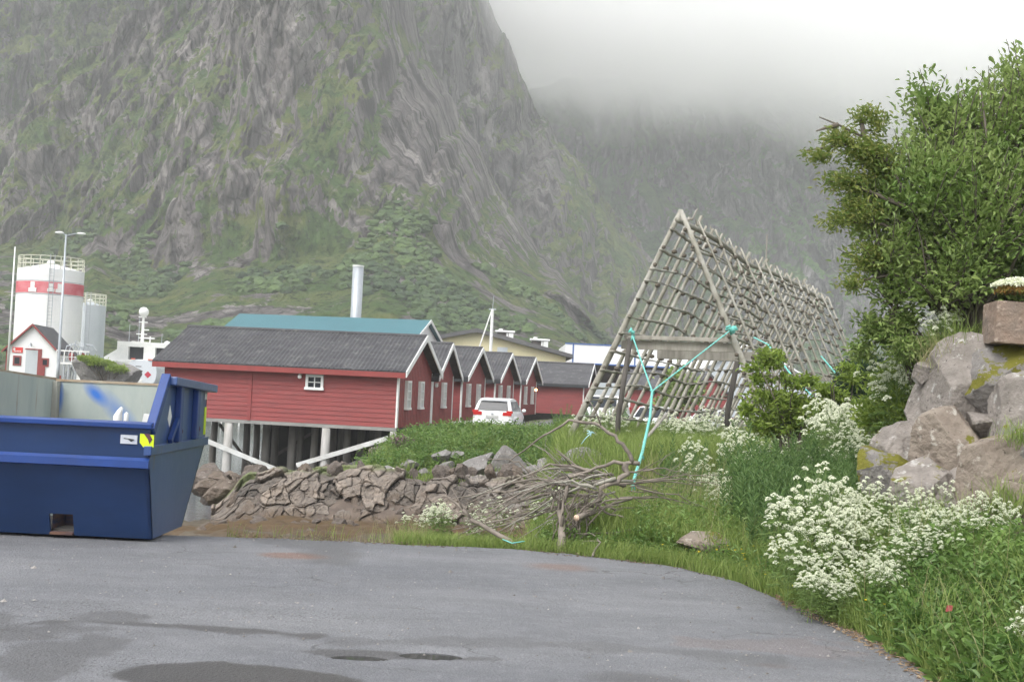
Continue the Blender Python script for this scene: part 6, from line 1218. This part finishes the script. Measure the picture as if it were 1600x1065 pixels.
# ---------------------------------------------------------------- trees and shrubs
def spray(tips, dirs, k, lsz, seed, wid=.42, spread=.16, along=.30):
    r = np.random.RandomState(seed); n = len(tips); t = r.rand(n, k, 1); base = tips[:, None] - dirs[:, None] * along * (1 - t) + r.normal(size=(n, k, 3)) * spread * .25
    side = r.normal(size=(n, k, 3)); dv = dirs[:, None] * (.55 + .5 * t) + side * .62 + (0, 0, .12); L = lsz * r.uniform(.65, 1.2, (n, k)); return base.reshape(-1, 3), dv.reshape(-1, 3), L.ravel(), L.ravel() * wid
def crown(blobs, n, seed, shell=.55):
    """tips scattered in a union of ellipsoids, biased outward; dirs outward and up"""
    r = np.random.RandomState(seed); w_ = np.array([b[3] * b[4] * b[5] for b in blobs]) ** .75; w_ /= w_.sum(); idx = r.choice(len(blobs), n, p=w_); B_ = np.array(blobs)[idx]
    d = r.normal(size=(n, 3)); d /= np.linalg.norm(d, axis=1, keepdims=True); rad = shell + (1 - shell) * r.rand(n) ** .6; lump = 1 + .18 * fbm(d[:, 0] * 2.5 + idx * 7, d[:, 1] * 2.5, d[:, 2] * 2.5, seed, 3)
    P = B_[:, :3] + d * B_[:, 3:] * (rad * lump)[:, None]; dr = d * .9 + (0, 0, .55); dr /= np.linalg.norm(dr, axis=1, keepdims=True); return P, dr
def limbs(m, base, tips, seed, r0=.05, nodes=3):
    random.seed(seed)
    for t in tips:
        b = Vector(base) + Vector((random.uniform(-.15, .15), random.uniform(-.1, .1), 0)); t = Vector(t); k = [b]
        for i in range(1, nodes + 1): u = i / (nodes + 1); k.append(b.lerp(t, u) + Vector((random.uniform(-.12, .12), random.uniform(-.12, .12), .25 * math.sin(math.pi * u))))
        k.append(t); rr = r0 * random.uniform(.6, 1.1); m.tube(k, [rr * (1 - .85 * i / (nodes + 1)) for i in range(nodes + 2)], 6, 0, False)
def bl(px, py, Y, wpx, hpx, dy):
    p = at(px, py, Y); return (p.x, p.y, p.z, wpx / 2000 * Y, dy, hpx / 2000 * Y)
base = at(1520, 520, 13.4); base.z = gz(base.x, base.y)
W1 = [bl(1480, 215, 13.4, 85, 95, .7), bl(1440, 300, 13.2, 95, 100, .8), bl(1550, 215, 13.8, 115, 95, .9), bl(1600, 130, 13.8, 70, 62, .7), bl(1520, 330, 13.1, 130, 125, 1.0), bl(1455, 155, 13.5, 48, 58, .4), bl(1385, 385, 13.2, 75, 75, .6), bl(1470, 420, 13.0, 105, 75, .8), bl(1600, 330, 13.6, 120, 150, 1.1), bl(1700, 240, 13.8, 160, 200, 1.2), bl(1580, 440, 13.4, 90, 60, .7), bl(1365, 330, 13.3, 55, 50, .45), bl(1400, 440, 13.1, 60, 38, .4), bl(1340, 285, 13.4, 40, 38, .3)]
tree = empty('willow', tuple(base), 0, 'large bushy green willow standing on top of the stone wall at the right', 'tree'); OB = np.array(base)
P, D_r = crown(W1, 2500, 41, .45); a, b_, L, Wd_ = spray(P, D_r, 16, .080, 42, .40, .26, .36); leaves('crown', a - OB, b_, L, Wd_, MT['leaf'], tree, 43, rnd=.38 + .55 * fbm(a[:, 0] * 1.6, a[:, 1] * 1.6, a[:, 2] * 1.6, 7, 3))
m = MB(); r = np.random.RandomState(3); sel = P[r.choice(len(P), 70)]; limbs(m, (0, 0, -.1), [tuple(q - OB) for q in sel], 6, .045); limbs(m, (.4, .2, -.1), [tuple(np.array(w_[:3]) - OB) for w_ in W1], 7, .075)
for q, dq in list(zip(P - OB, D_r))[::4]:
    q = Vector(q); dq = Vector(dq); m.tube([q - dq * .45 - Vector((0, 0, .1)), q - dq * .1, q + dq * .12], [.009, .006, .003], 4, 0, False)
m.build('trunk', MT['bark'], tree, smooth=True)
# rust tinted rowan boughs sticking out at the left of the willow
RB = [bl(1275, 240, 13.0, 24, 12, .18), bl(1305, 215, 13.0, 34, 14, .2), bl(1340, 235, 13.0, 40, 22, .25), bl(1315, 283, 13.0, 36, 18, .25), bl(1300, 345, 13.0, 26, 14, .2), bl(1340, 330, 13.0, 36, 24, .25), bl(1325, 440, 13.0, 26, 12, .2), bl(1350, 400, 13.0, 30, 22, .2), bl(1340, 180, 13.0, 26, 12, .2), bl(1362, 190, 13.1, 22, 28, .2), bl(1370, 255, 13.1, 40, 40, .25)]
rb_ = at(1470, 480, 13.0); rb_.z = gz(rb_.x, rb_.y); rw = empty('rowan', tuple(rb_), 0, 'rust-tinted rowan with boughs reaching out left of the willow', 'tree'); OB = np.array(rb_)
P, D_r = crown(RB, 520, 51, .2); D_r[:, 0] -= .8; D_r[:, 2] *= .3; D_r /= np.linalg.norm(D_r, axis=1, keepdims=True); a, b_, L, Wd_ = spray(P, D_r, 12, .055, 52, .36, .16, .16); leaves('crown', a - OB, b_, L, Wd_, MT['leafrust'], rw, 53)
m = MB()
for path in ([(1470, 480), (1430, 330), (1385, 250), (1350, 215), (1310, 195), (1280, 183)], [(1385, 250), (1330, 225), (1260, 235)], [(1430, 330), (1360, 300), (1310, 280), (1290, 285)], [(1450, 400), (1380, 350), (1300, 345)], [(1455, 430), (1390, 430), (1320, 442)], [(1310, 195), (1290, 200), (1275, 205)], [(1350, 215), (1345, 180), (1362, 165)]):
    k = [Vector(at(px, py, 13.0 + .02 * i)) - rb_ for i, (px, py) in enumerate(path)]; m.tube(k, [.028 - .022 * i / (len(k) - 1) for i in range(len(k))], 6, 0, False)
m.build('trunk', MT['bark'], rw, smooth=True)
# low rowan twigs above the wall's left end, thicket beside it
def bush(name, blobs, n, k, lsz, wid, mt_, bpx, label, seed, cat='shrub', r0=.03, flat=1., spread=.2, along=.2, nl=20, grp=None):
    b0 = at(*bpx); b0.z = min(b0.z, gz(b0.x, b0.y) + .05); o = empty(name, tuple(b0), 0, label, cat, grp); OB = np.array(b0); P, D_ = crown(blobs, n, seed, .25); D_[:, 2] *= flat
    a, b_, L, Wd_ = spray(P, D_, k, lsz, seed + 1, wid, spread, along); leaves('crown', a - OB, b_, L, Wd_, mt_, o, seed + 2); m = MB(); r = np.random.RandomState(seed); limbs(m, (0, 0, -.05), [tuple(q - OB) for q in P[r.choice(len(P), nl)]], seed, r0); m.build('stem', MT['bark'], o, smooth=True); return o
bush('rowan', [bl(1385, 520, 13.2, 46, 14, .3), bl(1420, 545, 13.0, 38, 20, .3), bl(1360, 505, 13.2, 24, 9, .2), bl(1410, 500, 13.2, 30, 12, .3), bl(1345, 548, 13.3, 20, 8, .2)], 330, 12, .07, .36, MT['leaf'], (1450, 600, 13.2), 'small rowan twigs reaching left above the wall corner', 61, 'shrub', .02, .3)
bush('shrub', [bl(1400, 600, 14.5, 48, 34, .5), bl(1375, 645, 14.2, 45, 30, .5), bl(1420, 570, 14.3, 34, 26, .4), bl(1415, 640, 13.6, 36, 40, .4)], 520, 12, .075, .42, MT['leafy'], (1400, 720, 14.2), 'light green shrub in the gap left of the stone wall', 62)
bush('sapling', [bl(1212, 562, 21.5, 16, 14, .25), bl(1182, 592, 21.5, 30, 9, .3), bl(1240, 596, 21.5, 40, 10, .45), bl(1205, 620, 21.5, 52, 10, .45), bl(1262, 628, 21.5, 40, 9, .4), bl(1170, 640, 21.5, 24, 8, .3), bl(1180, 572, 21.5, 22, 10, .3), bl(1235, 640, 21.5, 48, 24, .45), bl(1200, 560, 21.5, 20, 14, .25), bl(1260, 665, 21.5, 46, 16, .4), bl(1205, 665, 21.5, 44, 20, .4)], 330, 12, .12, .32, MT['leafy'], (1250, 700, 21.5), 'fresh light green rowan sapling in front of the right rack face', 63, 'sapling', .03, .35, .16, .2)
bush('sapling', [bl(1290, 608, 21, 22, 8, .25), bl(1312, 618, 21, 26, 10, .3), bl(1280, 640, 21, 20, 12, .3), bl(1330, 590, 20.5, 24, 10, .3), bl(1322, 572, 20.5, 16, 7, .2)], 130, 12, .10, .34, MT['leafy'], (1300, 690, 21), 'lower light green sapling right of the tall sapling, by the dark shrub', 64, 'sapling', .02, .35, .14, .2, 12)
bush('shrub', [bl(1345, 585, 27, 30, 26, .8), bl(1350, 612, 27, 36, 28, .8), bl(1325, 600, 27, 20, 20, .6), bl(1362, 575, 27, 20, 16, .5)], 900, 14, .11, .3, MT['leafdark'], (1345, 650, 27), 'dark green dense shrub at the far foot of the rack', 65, 'shrub', .04, 1, .3)
bush('shrub', [bl(1058, 600, 74, 22, 26, 1.5), bl(1045, 630, 74, 20, 16, 1.5), bl(1082, 612, 74, 16, 20, 1.2)], 420, 10, .30, .5, MT['leaf'], (1055, 650, 74), 'green bush between the red sheds, seen through the rack', 66, 'shrub', .08, 1, .8, .6)
bush('shrub', [bl(158, 566, 88, 20, 4, 1.5), bl(185, 576, 88, 14, 5, 1.5), bl(140, 560, 88, 18, 3, 1.5)], 420, 10, .16, .4, MT['leafy'], (165, 590, 88), 'yellow-green scrub growing over the quay rock mound', 67, 'shrub', .05, .6, .3, .2)
p = at(168, 582, 90); rock('rock_mound', (p.x, p.y, .9), (4.6, 4, 3.2), 91, bpy.data.materials['bank_stone'], 'dark rock mound on the quay right of the loading gantry', 'rock', None, 4, rot=(0, .25, 0))
bush('shrub', [bl(632, 690, 43, 24, 6, .5)], 90, 10, .12, .3, mat('purple_heads', (.22, .10, .16), (.12, .16, .06), attr='rnd'), (630, 700, 43), 'low purplish weed beside the corner pile of the nearest boathouse', 68, 'shrub', .01, 1, .2)

# ---------------------------------------------------------------- heap of cut branches
random.seed(21)
def branchy(path, r0, label, grp='cut branches in the heap', twigs=4, m_=None, cutend=False, tw=.3):
    P = [Vector(p) for p in path]; m = MB(); o0 = P[0].copy(); k = []
    for a, b in zip(P, P[1:]):
        for i in range(3): k.append(a.lerp(b, i / 3) + Vector((random.uniform(-1, 1), random.uniform(-1, 1), random.uniform(-1, 1))) * .012 - o0)
    k.append(P[-1] - o0); n = len(k); m.tube(k, [r0 * (1 - .75 * i / (n - 1)) for i in range(n)], 7)
    for q in range(twigs):
        i = random.randint(n // 4, n - 2); a = k[i]; d = (k[min(i + 1, n - 1)] - k[i - 1]).normalized(); s_ = d.cross(Vector((random.uniform(-1, 1), random.uniform(-1, 1), random.uniform(-1, 1)))).normalized()
        L = tw * random.uniform(.5, 1.3); b = a + (d * .7 + s_ * .6) * L * .5 + Vector((0, 0, .02)); c = b + (d * .8 + s_ * .4 + Vector((0, 0, random.uniform(-.2, .4)))) * L * .5; rr = r0 * (1 - .75 * i / (n - 1)) * .55; m.tube([a, b, c], [rr, rr * .7, rr * .35], 5)
        if random.random() < .6: c2 = b + (s_ * .8 + Vector((0, 0, random.uniform(-.3, .3)))) * L * .4; m.tube([b, c2], [rr * .5, rr * .25], 4)
    if cutend: c = k[0]; d = (k[0] - k[1]).normalized(); m.tube([c, c + d * .004], r0 * .95, 10, 1)
    o = m.build('cut_branch', [m_ or MT['branch'], MT['cut']], smooth=True); o.location = o0; tag(o, label, 'branch', grp); return o
hp = lambda px, py, Y=13.4: at(px, py, Y)
branchy([hp(990, 724, 13.2), hp(978, 700, 13.2), hp(960, 682, 13.2), hp(930, 662, 13.3), hp(890, 657, 13.4), hp(862, 674, 13.5), hp(830, 695, 13.6), hp(795, 722, 13.7)], .024, 'long grey branch arching high over the brush heap', None, 3)
branchy([hp(977, 724, 13.2), hp(979, 740, 13.2), hp(965, 752, 13.15), hp(940, 762, 13.1), hp(932, 785, 13.1), hp(945, 800, 13.1), hp(975, 808, 13.1)], .036, 'thick crooked branch curling down the right side of the heap', None, 2)
branchy([hp(877, 862, 12.75), hp(879, 830, 12.9), hp(874, 800, 13.0), hp(884, 770, 13.1), hp(888, 745, 13.2)], .050, 'thick broken grey trunk piece standing at the front of the heap', None, 5)
branchy([hp(902, 809, 12.8), hp(935, 796, 13.2), hp(985, 780, 13.5)], .034, 'cut branch with a pale sawn end facing the camera', None, 2, cutend=True)
branchy([hp(808, 855, 12.8), hp(770, 830, 12.9), hp(738, 812, 13.0), hp(725, 797, 13.1), hp(702, 778, 13.2), hp(690, 776, 13.2)], .030, 'grey forked branch reaching out to the left front of the heap', None, 6)
branchy([hp(1000, 723, 13.2), hp(960, 722, 13.2), hp(920, 735, 13.25), hp(870, 750, 13.3), hp(815, 762, 13.4)], .024, 'straight pale branch lying along the top of the heap', None, 3)
branchy([hp(830, 740, 13.6), hp(812, 722, 13.6), hp(785, 716, 13.6), hp(760, 718, 13.6)], .012, 'thin bent twig sticking out of the heap over the grey rocks', None, 1)
branchy([hp(925, 866, 12.3), hp(938, 848, 12.6), hp(926, 835, 12.8), hp(900, 832, 12.9)], .012, 'thin bent twig lying forward onto the asphalt', None, 2)
branchy([hp(1030, 822, 13.2), hp(960, 830, 13.1), hp(890, 835, 13.0)], .012, 'long straight thin stick along the foot of the heap', None, 1)
for i in range(30):
    # fan of branches: butts at the upper right, tips to the lower left
    t = i / 29; bx = random.uniform(880, 990); by = 735 + random.uniform(0, 75) * random.random() ** .7; L = random.uniform(110, 260); an = random.uniform(.12, .62) if i % 3 else random.uniform(-.2, .9)
    Y0 = random.uniform(12.95, 13.75); ex = bx - L * math.cos(an); ey = by + L * math.sin(an) * .75
    ey = min(ey, 852 + random.uniform(-6, 6)); mx_, my_ = (bx + ex) / 2 + random.uniform(-12, 12), (by + ey) / 2 - random.uniform(4, 24)
    branchy([hp(bx, by, Y0), hp((bx + mx_) / 2, (by + my_) / 2 - 6, Y0), hp(mx_, my_, Y0), hp(ex, ey, Y0 + random.uniform(-.2, .2))], random.uniform(.010, .022), 'grey-brown cut branch lying tangled in the brush heap', twigs=random.randint(3, 6), m_=MT['branch'] if i % 4 else MT['pole'], tw=.36)
for i in range(22):
    bx = random.uniform(850, 930); by = random.uniform(790, 845); an = random.uniform(-2.6, -.5); L = random.uniform(40, 110)
    branchy([hp(bx, by, 13.0), hp(bx + L * .5 * math.cos(an), by + L * .5 * math.sin(an) - 6, 13.0), hp(bx + L * math.cos(an), by + L * math.sin(an) + 10, 12.9)], random.uniform(.007, .014), 'thin twig in the tangle at the middle of the brush heap', 'thin twigs in the heap', twigs=3, tw=.2)
for i in range(12):
    bx = random.uniform(960, 1010); by = random.uniform(735, 800); L = random.uniform(60, 150); an = random.uniform(-.15, .35)
    branchy([hp(bx, by, 13.5), hp(bx + L * .5, by + L * .5 * math.sin(an) - 8, 13.6), hp(bx + L, by + L * math.sin(an), 13.7)], random.uniform(.006, .012), 'thin branch sticking out to the right of the brush heap', 'branches right of the heap', twigs=4, tw=.3)
o = rope([hp(820, 845, 12.7), hp(800, 848, 12.6), hp(785, 842, 12.7)], .006, '', False).build('string', MT['rope'], smooth=True); tag(o, 'short turquoise string lying at the front of the brush heap', 'string')
c = at(924, 676, 13.3); m = MB()
for k in range(6): d_ = Vector((random.uniform(-1, 1), 0, random.uniform(-1, .6))) * .05; m.tube([c, c + d_ * .5 + Vector((0, 0, .01)), c + d_], .006, 5)
m.tube([c, c + Vector((-.06, 0, -.06)), c + Vector((-.10, 0, -.12))], .005, 4); o = m.build('string', mat('pale_string', (.42, .68, .72), None), smooth=True); tag(o, 'pale blue string knotted on the arching branch', 'string')
p = atz(1478, 948, .1); m = MB().plate([(0, 0, 0), (.03, -.02, .01), (.04, 0, .035), (.015, .02, .03)], (0, .01, .004)); o = m.build('litter_wrapper', mat('red_wrapper', (.18, .02, .015), None, rough=.5)); o.location = at(1478, 955, 7.75); tag(o, 'small crumpled red wrapper in the weeds by the asphalt', 'litter')
